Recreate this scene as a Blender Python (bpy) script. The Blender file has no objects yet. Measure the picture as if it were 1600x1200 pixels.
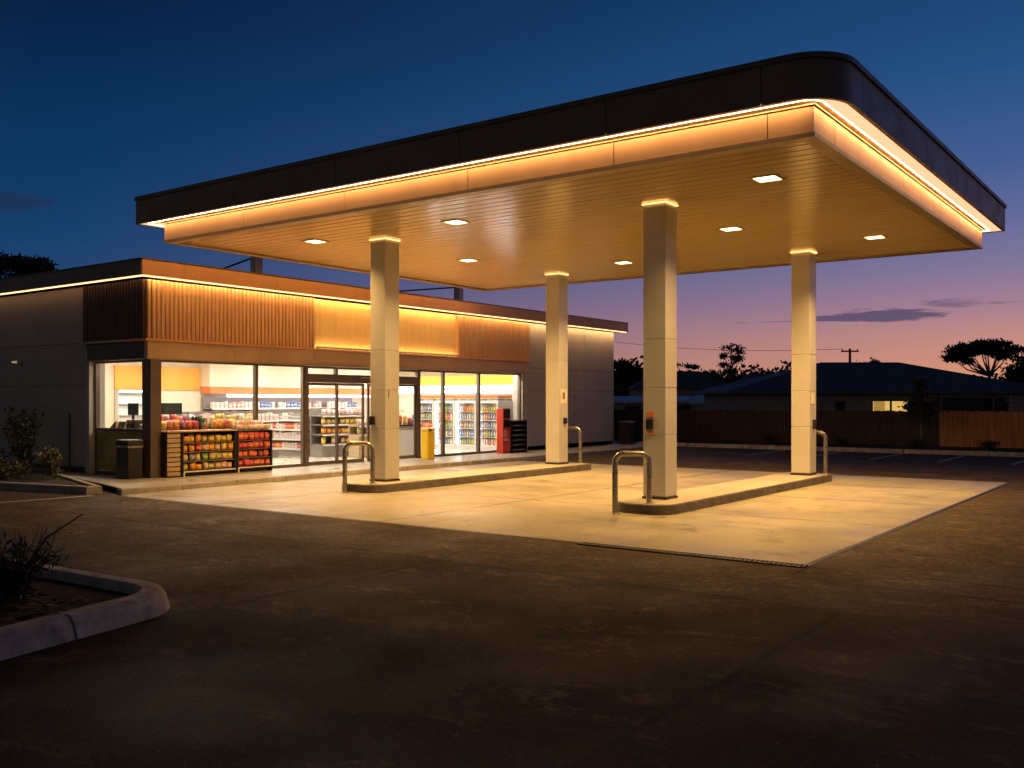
import bpy, bmesh, math, random
from mathutils import Vector, Matrix, noise as mnoise
R = math.radians
random.seed(7)
sc = bpy.context.scene
C = sc.collection

# ------------------------------------------------------------------ materials
def nodes_of(m):
    m.use_nodes = True
    nt = m.node_tree
    return nt, nt.nodes, nt.links, nt.nodes['Principled BSDF']

def mix_rgb(nt, fac, a, b):
    n = nt.nodes.new('ShaderNodeMix'); n.data_type = 'RGBA'
    for i, x in ((0, fac), (6, a), (7, b)):
        if isinstance(x, (int, float)): n.inputs[i].default_value = x
        elif isinstance(x, tuple): n.inputs[i].default_value = (x[0], x[1], x[2], 1)
        else: nt.links.new(x, n.inputs[i])
    return n.outputs[2]

def math_n(nt, op, a, b=None, c=None, clamp=False):
    n = nt.nodes.new('ShaderNodeMath'); n.operation = op; n.use_clamp = clamp
    for i, x in enumerate((a, b, c)):
        if x is None: continue
        if isinstance(x, (int, float)): n.inputs[i].default_value = x
        else: nt.links.new(x, n.inputs[i])
    return n.outputs[0]

def noise_n(nt, vec, scale, detail=4, rough=.6, dist=0):
    n = nt.nodes.new('ShaderNodeTexNoise')
    n.inputs['Scale'].default_value = scale; n.inputs['Detail'].default_value = detail
    n.inputs['Roughness'].default_value = rough; n.inputs['Distortion'].default_value = dist
    if vec is not None: nt.links.new(vec, n.inputs['Vector'])
    return n.outputs[0]

def mapr(nt, v, a, b, c=0, d=1, smooth=False):
    n = nt.nodes.new('ShaderNodeMapRange')
    n.interpolation_type = 'SMOOTHSTEP' if smooth else 'LINEAR'
    nt.links.new(v, n.inputs[0])
    for i, x in enumerate((a, b, c, d)): n.inputs[i + 1].default_value = x
    return n.outputs[0]

def coord(nt, scale=(1, 1, 1), kind='Object'):
    t = nt.nodes.new('ShaderNodeTexCoord')
    if scale == (1, 1, 1): return t.outputs[kind]
    m = nt.nodes.new('ShaderNodeMapping'); m.inputs['Scale'].default_value = scale
    nt.links.new(t.outputs[kind], m.inputs[0])
    return m.outputs[0]

def bump_to(nt, bs, h, strength, dist=.01):
    b = nt.nodes.new('ShaderNodeBump'); b.inputs['Strength'].default_value = strength
    b.inputs['Distance'].default_value = dist
    nt.links.new(h, b.inputs['Height']); nt.links.new(b.outputs[0], bs.inputs['Normal'])

def M(name, col, rough=.5, metal=0., var=.15, vscale=3., bump=0., bscale=40., scale=(1, 1, 1), spec=.5, rvar=.08):
    m = bpy.data.materials.new(name)
    nt, N, L, bs = nodes_of(m)
    v = coord(nt, scale)
    f = mapr(nt, noise_n(nt, v, vscale, 5), .3, .7)
    L.new(mix_rgb(nt, f, tuple(x * (1 - var) for x in col), tuple(min(1, x * (1 + var)) for x in col)), bs.inputs['Base Color'])
    L.new(mapr(nt, noise_n(nt, v, vscale * 2.3, 3), .3, .7, max(.03, rough - rvar), min(1, rough + rvar)), bs.inputs['Roughness'])
    bs.inputs['Metallic'].default_value = metal
    bs.inputs['Specular IOR Level'].default_value = spec
    if bump: bump_to(nt, bs, noise_n(nt, v, bscale, 4), bump)
    return m

def E(name, col, strength):
    m = bpy.data.materials.new(name)
    nt, N, L, bs = nodes_of(m)
    N.remove(bs)
    e = N.new('ShaderNodeEmission'); e.inputs[0].default_value = (*col, 1); e.inputs[1].default_value = strength
    L.new(e.outputs[0], N['Material Output'].inputs[0])
    return m

def glass(name, tint=(.93, .95, .93), refl=1.0):
    m = bpy.data.materials.new(name)
    nt, N, L, bs = nodes_of(m)
    N.remove(bs)
    t = N.new('ShaderNodeBsdfTransparent'); t.inputs[0].default_value = (*tint, 1)
    g = N.new('ShaderNodeBsdfGlossy'); g.inputs['Roughness'].default_value = .02
    lw = N.new('ShaderNodeLayerWeight'); lw.inputs[0].default_value = .5
    fres = math_n(nt, 'MULTIPLY_ADD', math_n(nt, 'POWER', lw.outputs['Facing'], 5.0), .92, .07)
    mx = N.new('ShaderNodeMixShader')
    L.new(math_n(nt, 'MULTIPLY', fres, refl), mx.inputs[0])
    L.new(t.outputs[0], mx.inputs[1]); L.new(g.outputs[0], mx.inputs[2])
    L.new(mx.outputs[0], N['Material Output'].inputs[0])
    return m

def line_mask(nt, xyz, lines, wob=None):
    """lines: (axis, value, halfwidth, lo, hi) seams in metres; returns 0..1"""
    sep = nt.nodes.new('ShaderNodeSeparateXYZ'); nt.links.new(xyz, sep.inputs[0])
    tot = None
    for ax, val, hw, lo, hi in lines:
        a = sep.outputs[ax]; o = sep.outputs[1 - ax]
        if wob is not None: a = math_n(nt, 'ADD', a, wob)
        d = math_n(nt, 'ABSOLUTE', math_n(nt, 'SUBTRACT', a, val))
        k = mapr(nt, d, hw * .4, hw, 1, 0)
        k = math_n(nt, 'MULTIPLY', k, math_n(nt, 'GREATER_THAN', o, lo))
        k = math_n(nt, 'MULTIPLY', k, math_n(nt, 'LESS_THAN', o, hi))
        tot = k if tot is None else math_n(nt, 'MAXIMUM', tot, k)
    return tot

def ground_mat(name, c_lo, c_hi, rough, lines, stain, stain_amt, fine, bump, seam=(.012, .011, .010), speck=None, tread=False, dim_patch=None, grain=.45, spec=.4, mids=(), worn=None):
    m = bpy.data.materials.new(name)
    nt, N, L, bs = nodes_of(m)
    v = coord(nt)
    big = mapr(nt, noise_n(nt, v, .35, 6, .62), .3, .7)
    col = mix_rgb(nt, big, c_lo, c_hi)
    st = mapr(nt, noise_n(nt, coord(nt, (1, .45, 1)), stain, 7, .65, .6), .52, .72, 0, stain_amt)
    col = mix_rgb(nt, st, col, tuple(x * .3 for x in c_lo))
    st2 = mapr(nt, noise_n(nt, v, stain * 3.1, 4, .5, .3), .62, .74, 0, stain_amt * .9)
    col = mix_rgb(nt, st2, col, tuple(x * .45 for x in c_lo))
    if tread:
        tr = mapr(nt, noise_n(nt, coord(nt, (.12, 2.2, 1)), 1.0, 5, .6, .4), .5, .75, 0, .35)
        col = mix_rgb(nt, tr, col, tuple(x * .5 for x in c_lo))
    fn = noise_n(nt, v, fine, 5, .75)
    col = mix_rgb(nt, mapr(nt, fn, .40, .62, .0, grain), col, tuple(x * .30 for x in c_lo))
    if dim_patch:
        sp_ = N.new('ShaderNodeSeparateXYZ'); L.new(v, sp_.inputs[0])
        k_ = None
        for (xa, xb, ya, yb, am) in dim_patch:
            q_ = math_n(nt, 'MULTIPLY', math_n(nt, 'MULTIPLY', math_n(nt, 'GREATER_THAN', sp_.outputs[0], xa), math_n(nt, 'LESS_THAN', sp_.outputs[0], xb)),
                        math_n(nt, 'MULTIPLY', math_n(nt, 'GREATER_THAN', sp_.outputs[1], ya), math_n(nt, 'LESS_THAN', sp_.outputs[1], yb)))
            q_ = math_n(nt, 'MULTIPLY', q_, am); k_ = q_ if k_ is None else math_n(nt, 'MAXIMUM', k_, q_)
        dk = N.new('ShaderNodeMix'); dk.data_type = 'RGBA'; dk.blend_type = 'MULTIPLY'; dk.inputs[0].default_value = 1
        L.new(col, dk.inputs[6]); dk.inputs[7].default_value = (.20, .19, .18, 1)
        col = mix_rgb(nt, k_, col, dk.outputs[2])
    if speck:
        vo = N.new('ShaderNodeTexVoronoi'); vo.inputs['Scale'].default_value = speck[0]
        L.new(v, vo.inputs['Vector'])
        rn = N.new('ShaderNodeSeparateColor'); L.new(vo.outputs['Color'], rn.inputs[0])
        pick = math_n(nt, 'GREATER_THAN', rn.outputs[0], speck[1])
        dot = math_n(nt, 'LESS_THAN', vo.outputs['Distance'], .33)
        col = mix_rgb(nt, math_n(nt, 'MULTIPLY', pick, dot), col, speck[2])
    if worn:
        wn = mapr(nt, noise_n(nt, coord(nt, (1, .6, 1)), worn[0], 8, .7, 1.2), .54, .72, 0, worn[1])
        col = mix_rgb(nt, wn, col, worn[2])
        wn = mapr(nt, noise_n(nt, v, worn[0] * 14, 6, .75), .56, .72, 0, worn[1] * .8)
        col = mix_rgb(nt, wn, col, worn[2])
    for sc_, lo_, hi_, a_ in mids:
        md = mapr(nt, noise_n(nt, coord(nt, (1, .8, 1)), sc_, 8, .72, .8), lo_, hi_, 0, a_)
        col = mix_rgb(nt, md, col, tuple(x * .28 for x in c_lo))
    if lines:
        wob = mapr(nt, noise_n(nt, v, 1.3, 3), 0, 1, -.035, .035)
        lm = line_mask(nt, v, lines, wob)
        brk = mapr(nt, noise_n(nt, v, 2.2, 4, .6), .36, .58, .25, .95)
        col = mix_rgb(nt, math_n(nt, 'MULTIPLY', lm, brk), col, seam)
    L.new(col, bs.inputs['Base Color'])
    L.new(mapr(nt, noise_n(nt, v, .8, 6, .6), .3, .7, rough - .16, rough + .16), bs.inputs['Roughness'])
    bs.inputs['Specular IOR Level'].default_value = spec
    bump_to(nt, bs, noise_n(nt, v, fine, 5, .75), bump, .014)
    return m

WARM = (1.0, .56, .19)
m_asphalt = ground_mat('asphalt', (.13, .092, .060), (.25, .18, .118), .74,
    [(0, 7.37, .05, 6.2, 16), (0, 7.37, .05, 3.0, 6.25), (1, 6.25, .045, -2, 7.37), (0, 8.52, .045, -9, 3.15), (0, 9.16, .035, -9, 3.1),
     (1, 3.12, .03, 8.5, 9.2), (0, 5.6, .04, -9, 2.3), (1, 2.25, .04, 1, 7.4), (1, 9.6, .035, 4.4, 7.37), (0, 22.6, .03, -9, 14)],
    .55, .8, 42, .9, speck=(48, .985, (.30, .26, .22)), tread=True, grain=.75, spec=.18, dim_patch=[(-50, 7.37, -50, 6.25, .62), (-50, 5.6, -50, 2.25, .80)], mids=((2.4, .46, .66, .75), (9., .46, .62, .75), (.22, .5, .62, .5), (24., .46, .58, .85)), worn=(1.6, .75, (.42, .31, .21)))  # resurfaced patches, darkened further to stand for light falling off in the foreground
m_concrete = ground_mat('forecourt concrete', (.32, .295, .24), (.47, .435, .355), .45,
    [(0, x, .045, 3, 15) for x in (12.7, 15.6, 18.5)] + [(1, y, .04, 9, 21) for y in (8.9, 12.4)],
    .5, .55, 22, .25, seam=(.06, .05, .04), tread=True, grain=.22, mids=((1.5, .585, .65, .6), (4.5, .60, .68, .55), (.5, .54, .68, .3)))
m_path = ground_mat('footpath concrete', (.36, .34, .31), (.46, .44, .40), .38,
    [(0, x, .012, 14, 26) for x in (10.6, 12.4, 14.2, 16, 17.8, 19.6, 21.4, 23.2, 25, 26.8, 28.6)] + [(1, 15.12, .012, 9, 32)],
    .6, .25, 60, .12, seam=(.16, .15, .14))
m_kerb = M('kerb concrete', (.34, .32, .30), .8, 0, .3, 4, .5, 30)
m_kerbpaint = M('pale kerb', (.50, .46, .385), .85, 0, .45, 7, .6, 26)
m_soil = M('garden soil', (.035, .024, .016), .95, 0, .5, 9, .9, 30)
m_mulch = M('bark chips', (.16, .085, .040), .9, 0, .8, 14)
m_white_line = M('worn line paint', (.45, .44, .42), .7, 0, .35, 9)
m_colpanel = M('column cladding', (.58, .58, .595), .33, .1, .05, 2.0, .03, 9, rvar=.05)
m_black = M('black metal', (.018, .017, .016), .4, .2, .2, 5)
m_dark = M('dark bronze aluminium', (.055, .045, .038), .36, .45, .15, 4)
m_fascia = M('bronze fascia panel', (.20, .135, .10), .45, .05, .10, .9, .03, 3)
m_cap = M('fascia cap', (.12, .105, .10), .45, .15, .1, 2)
m_lower = M('copper fascia', (.74, .49, .28), .45, .12, .07, 1.5, .02, 5)
m_trim = M('soffit trim', (.42, .32, .20), .38, .35, .1, 2)
m_steel = M('brushed steel', (.36, .33, .30), .30, .9, .05, 3)
m_isl_top = ground_mat('island concrete', (.42, .39, .33), (.54, .50, .43), .5, [(0, x, .01, 5, 13) for x in (13.6, 15.0, 16.4, 17.8)], 1.1, .3, 50, .12, seam=(.2, .18, .15))
m_isl_side = M('island edge', (.13, .115, .10), .65, 0, .3, 5, .3, 25)
m_wallpanel = M('precast wall panel', (.46, .44, .43), .6, 0, .08, 1.1, .06, 18)
m_wall_lit = M('render pier', (.52, .48, .42), .6, 0, .06, 2, .06, 20)
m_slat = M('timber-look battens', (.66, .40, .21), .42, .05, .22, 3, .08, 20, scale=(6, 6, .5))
m_slat_shade = M('shaded battens', (.075, .036, .020), .45, .05, .2, 3, .08, 20, scale=(6, 6, .5))  # same battens on the unlit side, shade put into the colour
m_ochre = M('ochre feature panel', (.82, .57, .23), .45, 0, .08, 2.5, .03, 12, scale=(5, 5, .6))
m_parapet = M('copper parapet', (.72, .385, .17), .42, .2, .08, 1.2, .02, 4)
m_lintel = M('bronze lintel', (.64, .44, .24), .42, .2, .12, 1.6)
m_frame = M('window frame', (.14, .105, .08), .4, .3, .12, 4)
m_glass = glass('shop glass', (.95, .96, .94), .8)
m_spandrel = M('olive spandrel panel', (.40, .31, .13), .16, 0, .3, 2.0)
m_in_wall = M('cream inner wall', (.72, .62, .48), .7, 0, .04, 2)
m_in_ceil = M('inner ceiling', (.75, .70, .62), .8, 0, .03, 2)
m_in_floor = M('vinyl floor', (.62, .56, .47), .25, 0, .06, 3)
m_orange = M('orange wall panel', (.80, .36, .05), .5, 0, .05, 2)
m_red_or = M('red orange stripe', (.72, .18, .045), .5, 0, .05, 2)
m_yellow = M('yellow wall panel', (.80, .58, .05), .5, 0, .05, 2)
m_whiteg = M('white laminate', (.78, .77, .75), .35, 0, .03, 3)
m_shelf = M('grey shelf steel', (.23, .21, .20), .45, .2, .1, 4)
m_shelf_white = M('white shelf edge', (.72, .71, .68), .45, 0, .05, 4)
m_timber = M('pale timber boards', (.45, .33, .20), .55, 0, .25, 2.5, .15, 24, scale=(1, 1, 8))
m_fence_shade = M('shaded palings', (.085, .058, .042), .85, 0, .45, 2.2, .4, 26, scale=(1, 6, .5))  # unlit stretch of the one fence, its shade put into the colour
m_fence_lit = M('lit palings', (.66, .29, .11), .8, 0, .40, 2.2, .4, 26, scale=(1, 6, .5))  # same fence where it catches light, the light put into the colour
m_roof_dark = M('slate roof', (.135, .125, .125), .7, 0, .2, 3)
m_roof_pale = M('pale metal roof', (.62, .64, .70), .45, .2, .12, 2)
m_house = M('house brick', (.42, .35, .32), .85, 0, .15, 3)
m_house_pale = M('pale house wall', (.42, .42, .43), .8, 0, .1, 3)
m_voiddark = M('dark opening', (.012, .012, .012), .5, 0, .2, 3)
m_leaf = M('eucalypt leaves', (.050, .060, .030), .75, 0, .35, .7)
m_leaf_shrub = M('shrub leaves', (.055, .060, .028), .6, 0, .4, 3)
m_leaf_dry = M('yellow green leaves', (.17, .14, .055), .7, 0, .4, 6)
m_bark = M('bark', (.085, .065, .05), .9, 0, .4, 5, .5, 15)
m_barkpale = M('pale bark', (.26, .21, .15), .85, 0, .3, 6, .4, 18)
m_hill = M('far hill', (.030, .034, .028), .95, 0, .3, .05)
m_red = M('red cabinet', (.62, .055, .03), .35, 0, .06, 3)
m_binyellow = M('yellow plastic', (.86, .60, .015), .4, 0, .06, 3)
m_screen = M('dark screen', (.015, .02, .018), .12, 0, .1, 3)
m_whitemark = M('white print', (.80, .76, .68), .5, 0, .05, 3)
m_blackmark = M('dark print', (.05, .045, .04), .5, 0, .05, 3)
m_orangebtn = M('orange label', (.75, .22, .04), .45, 0, .1, 5)
m_cable = M('black cable', (.02, .02, .02), .7)
m_bottlecap = M('bottle cap', (.6, .1, .06), .4)

e_strip = E('canopy light strip', (1.0, .56, .30), 1.25)
e_ledge = E('canopy ledge tape', (1.0, .52, .20), 74)
e_strip_store = E('parapet light strip', (1.0, .50, .22), 3.6)
e_tape = E('parapet light tape', (1.0, .60, .22), 62.0)
e_down = E('downlight lens', (1.0, .66, .32), 9.0)
e_collar = E('column collar light', (1.0, .50, .15), 4.5)
e_ceil = E('shop ceiling light', (1.0, .91, .76), 100.0)
e_bar = E('shop light bar', (.95, .95, 1.0), 9.0)
e_cool = E('cooler light', (.88, .94, 1.0), 16.0)
e_home = E('lit house window', (1.0, .62, .16), .75)
e_lamp = E('far lamp', (1.0, .75, .40), 14.0)
e_wall = E('wall lamp lens', (1.0, .70, .38), .35)

def soffit_mat():
    m = bpy.data.materials.new('soffit planks')
    nt, N, L, bs = nodes_of(m)
    v = coord(nt, (3, .35, 1))
    col = mix_rgb(nt, mapr(nt, noise_n(nt, v, 2.0, 4), .3, .7), (.66, .50, .25), (.75, .58, .31))
    L.new(col, bs.inputs['Base Color'])
    bs.inputs['Roughness'].default_value = .2
    bs.inputs['Metallic'].default_value = .12
    bs.inputs['Specular IOR Level'].default_value = .75
    bump_to(nt, bs, noise_n(nt, coord(nt, (9, .9, 1)), 1.2, 2), .16, .02)
    return m
m_soffit = soffit_mat()

def pack_mat(name, col, band, ink):
    """printed packaging: body colour, a pale printed band, dark print specks"""
    m = bpy.data.materials.new(name)
    nt, N, L, bs = nodes_of(m)
    v = coord(nt)
    f = mapr(nt, noise_n(nt, v, 9, 2, .5, .5), .45, .55)
    c = mix_rgb(nt, math_n(nt, 'MULTIPLY', f, .55), col, band)
    sep = N.new('ShaderNodeSeparateXYZ'); L.new(v, sep.inputs[0])
    bnd = math_n(nt, 'MULTIPLY', math_n(nt, 'GREATER_THAN', sep.outputs[2], .075), math_n(nt, 'LESS_THAN', sep.outputs[2], .115))
    c = mix_rgb(nt, math_n(nt, 'MULTIPLY', bnd, .8), c, band)
    k = math_n(nt, 'GREATER_THAN', noise_n(nt, v, 34, 2), .62)
    c = mix_rgb(nt, math_n(nt, 'MULTIPLY', k, .8), c, ink)
    L.new(c, bs.inputs['Base Color']); bs.inputs['Roughness'].default_value = .38
    return m
PACK = {
 'orange': pack_mat('orange packaging', (.78, .24, .03), (.80, .55, .10), (.25, .05, .02)),
 'yellow': pack_mat('yellow packaging', (.78, .50, .04), (.80, .70, .35), (.30, .12, .03)),
 'red': pack_mat('red packaging', (.66, .045, .035), (.78, .45, .20), (.20, .02, .02)),
 'crimson': pack_mat('crimson packaging', (.55, .03, .05), (.72, .20, .15), (.16, .01, .02)),
 'green': pack_mat('green packaging', (.16, .34, .05), (.60, .62, .20), (.04, .10, .03)),
 'olive': pack_mat('olive packaging', (.42, .36, .08), (.72, .62, .30), (.12, .09, .03)),
 'white': pack_mat('white packaging', (.74, .72, .68), (.76, .40, .36), (.20, .18, .30)),
 'pink': pack_mat('pink packaging', (.74, .36, .34), (.78, .70, .62), (.40, .06, .10)),
 'blue': pack_mat('blue packaging', (.08, .16, .45), (.60, .65, .75), (.03, .04, .12)),
 'tan': pack_mat('tan packaging', (.60, .42, .20), (.76, .66, .45), (.22, .12, .05)),
 'purple': pack_mat('purple packaging', (.26, .06, .16), (.60, .20, .25), (.08, .02, .05)),
 'grey': pack_mat('grey packaging', (.28, .28, .28), (.60, .60, .58), (.06, .06, .06)),
}

# ------------------------------------------------------------------ mesh helpers
class MB:
    def __init__(s): s.v = []; s.f = []; s.mi = []; s.cur = 0; s.smooth = []; s.sm = False
    def face(s, pts):
        i = len(s.v); s.v.extend([tuple(p) for p in pts]); s.f.append(tuple(range(i, i + len(pts)))); s.mi.append(s.cur); s.smooth.append(s.sm)
    def poly(s, verts, faces):
        i = len(s.v); s.v.extend([tuple(p) for p in verts])
        for f in faces:
            s.f.append(tuple(i + k for k in f)); s.mi.append(s.cur); s.smooth.append(s.sm)
    def box(s, x0, x1, y0, y1, z0, z1, b=0.):
        if b <= 0:
            s.poly([(x0, y0, z0), (x1, y0, z0), (x1, y1, z0), (x0, y1, z0), (x0, y0, z1), (x1, y0, z1), (x1, y1, z1), (x0, y1, z1)],
                   [(0, 3, 2, 1), (4, 5, 6, 7), (0, 1, 5, 4), (1, 2, 6, 5), (2, 3, 7, 6), (3, 0, 4, 7)])
        else:
            bm = bmesh.new(); bmesh.ops.create_cube(bm, size=1)
            for v in bm.verts: v.co = ((x0 + x1) / 2 + v.co.x * (x1 - x0), (y0 + y1) / 2 + v.co.y * (y1 - y0), (z0 + z1) / 2 + v.co.z * (z1 - z0))
            bmesh.ops.bevel(bm, geom=bm.edges[:], offset=b, segments=2, profile=.5, affect='EDGES')
            s.bm(bm)
    def bm(s, bm):
        bm.verts.index_update()
        s.poly([v.co[:] for v in bm.verts], [[v.index for v in f.verts] for f in bm.faces]); bm.free()
    def prism(s, pts, z0, z1, cap=True):
        n = len(pts)
        s.poly([(p[0], p[1], z0) for p in pts] + [(p[0], p[1], z1) for p in pts],
               [(i, (i + 1) % n, n + (i + 1) % n, n + i) for i in range(n)] + ([tuple(range(n))[::-1], tuple(range(n, 2 * n))] if cap else []))
    def tube(s, path, r, seg=8, close=True):
        path = [Vector(p) for p in path]
        rs = r if isinstance(r, (list, tuple)) else [r] * len(path)
        rings = []; old = s.sm; s.sm = True
        up = None
        for i, p in enumerate(path):
            d = (path[min(i + 1, len(path) - 1)] - path[max(i - 1, 0)]).normalized()
            if up is None:
                up = d.orthogonal().normalized()
            else:
                up = (up - d * up.dot(d)); up = up.normalized() if up.length > 1e-6 else d.orthogonal().normalized()
            w = d.cross(up)
            rings.append([p + (up * math.cos(a) + w * math.sin(a)) * rs[i] for a in [2 * math.pi * k / seg for k in range(seg)]])
        vs = [q for rg in rings for q in rg]
        fs = [(i * seg + k, i * seg + (k + 1) % seg, (i + 1) * seg + (k + 1) % seg, (i + 1) * seg + k) for i in range(len(path) - 1) for k in range(seg)]
        s.poly(vs, fs)
        s.sm = old
        if close:
            s.face(rings[0][::-1]); s.face(rings[-1])
    def lathe(s, prof, cx=0, cy=0, seg=10):
        old = s.sm; s.sm = True
        vs = [(cx + r * math.cos(2 * math.pi * k / seg), cy + r * math.sin(2 * math.pi * k / seg), z) for r, z in prof for k in range(seg)]
        s.poly(vs, [(i * seg + k, i * seg + (k + 1) % seg, (i + 1) * seg + (k + 1) % seg, (i + 1) * seg + k) for i in range(len(prof) - 1) for k in range(seg)])
        s.sm = old
        s.face([vs[(len(prof) - 1) * seg + k] for k in range(seg)])
    def leaf(s, p, size, asp=.45, flat=0.):
        d = Vector((random.gauss(0, 1), random.gauss(0, 1), random.gauss(0, 1) * (1 - flat))).normalized()
        w = d.orthogonal().normalized(); w.rotate(Matrix.Rotation(random.uniform(0, 6.28), 3, d))
        p = Vector(p); l = size * random.uniform(.6, 1.3)
        s.face([p, p + d * l * .5 + w * l * asp * .5, p + d * l, p + d * l * .5 - w * l * asp * .5])
    def build(s, name, mat, parent=None, local=False):
        me = bpy.data.meshes.new(name)
        off = Vector((0, 0, 0))
        if parent is not None and not local:
            q = parent
            while q is not None: off = off + q.location; q = q.parent
        me.from_pydata([(Vector(p) - off)[:] for p in s.v], [], s.f)
        mats = mat if isinstance(mat, (list, tuple)) else [mat]
        for m in mats: me.materials.append(m)
        for p, i, k in zip(me.polygons, s.mi, s.smooth):
            p.material_index = i; p.use_smooth = k
        bm = bmesh.new(); bm.from_mesh(me); bmesh.ops.recalc_face_normals(bm, faces=bm.faces); bm.to_mesh(me); bm.free()
        o = bpy.data.objects.new(name, me); C.objects.link(o)
        if parent is not None: o.parent = parent
        return o

def B(*a, **k):
    m = MB(); m.box(*a, **k); return m
def part(name, mat, parent, *a, b=0., local=False):
    return B(*a, b=b).build(name, mat, parent, local)
def tag(o, label, cat, group=None, kind=None):
    if label: o['label'] = label
    if cat: o['category'] = cat
    if group: o['group'] = group
    if kind: o['kind'] = kind
    return o
def thing(name, label, cat, loc=(0, 0, 0), rotz=0., group=None):
    o = bpy.data.objects.new(name, None); C.objects.link(o)
    o.location = loc; o.rotation_euler = (0, 0, rotz); o.empty_display_size = .2
    return tag(o, label, cat, group)
def struct(name, mb, mat, kind='structure'):
    o = mb.build(name, mat); o['kind'] = kind; return o
def copy_tree(o, parent=None):
    c = o.copy(); C.objects.link(c); c.parent = parent
    for ch in list(o.children): copy_tree(ch, c)
    return c
def text_mesh(name, txt, size, mat, parent, loc, rot, depth=.004):
    cu = bpy.data.curves.new(name, 'FONT'); cu.body = txt; cu.size = size; cu.extrude = depth; cu.align_x = 'CENTER'; cu.align_y = 'CENTER'
    t = bpy.data.objects.new('tmp', cu); C.objects.link(t)
    dg = bpy.context.evaluated_depsgraph_get(); dg.update()
    me = bpy.data.meshes.new_from_object(t.evaluated_get(dg)); bpy.data.objects.remove(t)
    me.name = name; me.materials.clear(); me.materials.append(mat)
    o = bpy.data.objects.new(name, me); C.objects.link(o); o.parent = parent
    o.location = loc; o.rotation_euler = rot
    return o

# ------------------------------------------------------------------ camera (eye 1.6 m, level, vertical shift)
A0 = math.atan2(1090, 1495)
cam = bpy.data.cameras.new('camera'); co = bpy.data.objects.new('camera', cam); C.objects.link(co)
co.location = (0, 0, 1.6); co.rotation_euler = (math.pi / 2, 0, A0 - math.pi / 2)
cam.sensor_width = 36; cam.lens = 36 * 1495 / 1600; cam.shift_y = 27 / 1600; cam.clip_end = 3000; cam.clip_start = .05
sc.camera = co
def at(px, py, d):
    """a place d metres ahead along the view axis, used only to work out world positions"""
    l = (px - 800) / 1495 * d
    return Vector((math.sin(A0) * l + math.cos(A0) * d, -math.cos(A0) * l + math.sin(A0) * d, 1.6 - (py - 627) * d / 1495))

# ------------------------------------------------------------------ ground, paths, kerbs
g = MB(); g.face([(-700, -700, 0), (900, -700, 0), (900, 900, 0), (-700, 900, 0)]); struct('asphalt_ground', g, m_asphalt)
g = MB(); g.face([(9.2, 3.2, .006), (20.9, 3.2, .006), (20.9, 14.97, .006), (9.2, 14.97, .006)]); struct('forecourt_concrete', g, m_concrete)
g = MB()
for q in ((9.14, 9.2, 5.7, 14.97), (9.2, 20.9, 3.14, 3.2), (20.9, 20.93, 3.2, 14.97)):
    g.face([(q[0], q[2], .004), (q[1], q[2], .004), (q[1], q[3], .004), (q[0], q[3], .004)])
struct('forecourt_joint', g, m_black)
# slotted drain along the near edge
t = thing('drain_grate', 'long slotted steel drain grate along the near edge of the pale forecourt slab', 'drain', (9.1, 3.2, 0))
f = MB(); f.box(9.05, 9.07, 3.15, 5.7, .001, .014); f.box(9.18, 9.2, 3.15, 5.7, .001, .014); f.box(9.07, 9.18, 3.15, 3.17, .001, .014); f.build('frame', m_dark, t)
f = MB()
for i in range(50):
    y = 3.2 + i * .05; f.box(9.07, 9.18, y, y + .026, .003, .012)
f.build('grate_bars', m_isl_side, t)
f = MB(); f.face([(9.07, 3.17, .002), (9.18, 3.17, .002), (9.18, 5.7, .002), (9.07, 5.7, .002)]); f.build('channel', m_voiddark, t)

# footpath round the shop (0.1 m up), with a kerb stone edge
pth = [(9.35, 15.12), (30.2, 15.12), (30.2, 40), (29.2, 40), (29.2, 16.9), (10.9, 16.9), (10.9, 19.8), (10.45, 19.3)]
g = MB()
g.face([(9.35, 15.12, .1), (30.2, 15.12, .1), (30.2, 17.2, .1), (10.9, 17.2, .1), (10.9, 19.8, .1), (10.45, 19.3, .1)])
g.face([(29.1, 17.2, .1), (30.2, 17.2, .1), (30.2, 40, .1), (29.1, 40, .1)])
struct('footpath', g, m_path)
g = MB()
x = 9.25
while x < 30.2:
    g.box(x, min(x + 1.19, 30.3), 14.975, 15.12, -.05, .1, b=.012); x += 1.2
g.box(30.2, 30.34, 15.12, 40, -.05, .1, b=.012)
struct('kerb', g, m_kerb)
# white bay line beside the shop garden and the parking bay lines by the far kerb
def flat_line(pts):
    m = MB(); m.face([(*p, .005) for p in pts]); return struct('road_marking', m, m_white_line)
flat_line([(5.4, 15.5), (8.9, 15.22), (8.9, 15.33), (5.4, 15.61)])
for y in (7.45, 5.7, 3.95, 2.2, 9.25, 11.05):
    flat_line([(26.9, y), (30.4, y + .05), (30.4, y + .16), (26.9, y + .11)])
# far kerb and garden bed in front of the fence
g = MB(); y = -14.
while y < 34:
    g.box(30.75, 30.95, y, y + 2.38, -.05, .13, b=.02); y += 2.4
struct('kerb', g, m_kerbpaint)
g = MB(); g.face([(30.95, -20, .09), (36, -20, .09), (36, 60, .09), (30.95, 60, .09)]); struct('garden_soil', g, m_soil)
# the footpath strip leading on to the far kerb
g = MB(); g.face([(30.34, 15.3, .004), (30.75, 15.3, .004), (30.75, 34, .004), (30.34, 34, .004)]); struct('footpath', g, m_path)

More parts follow.
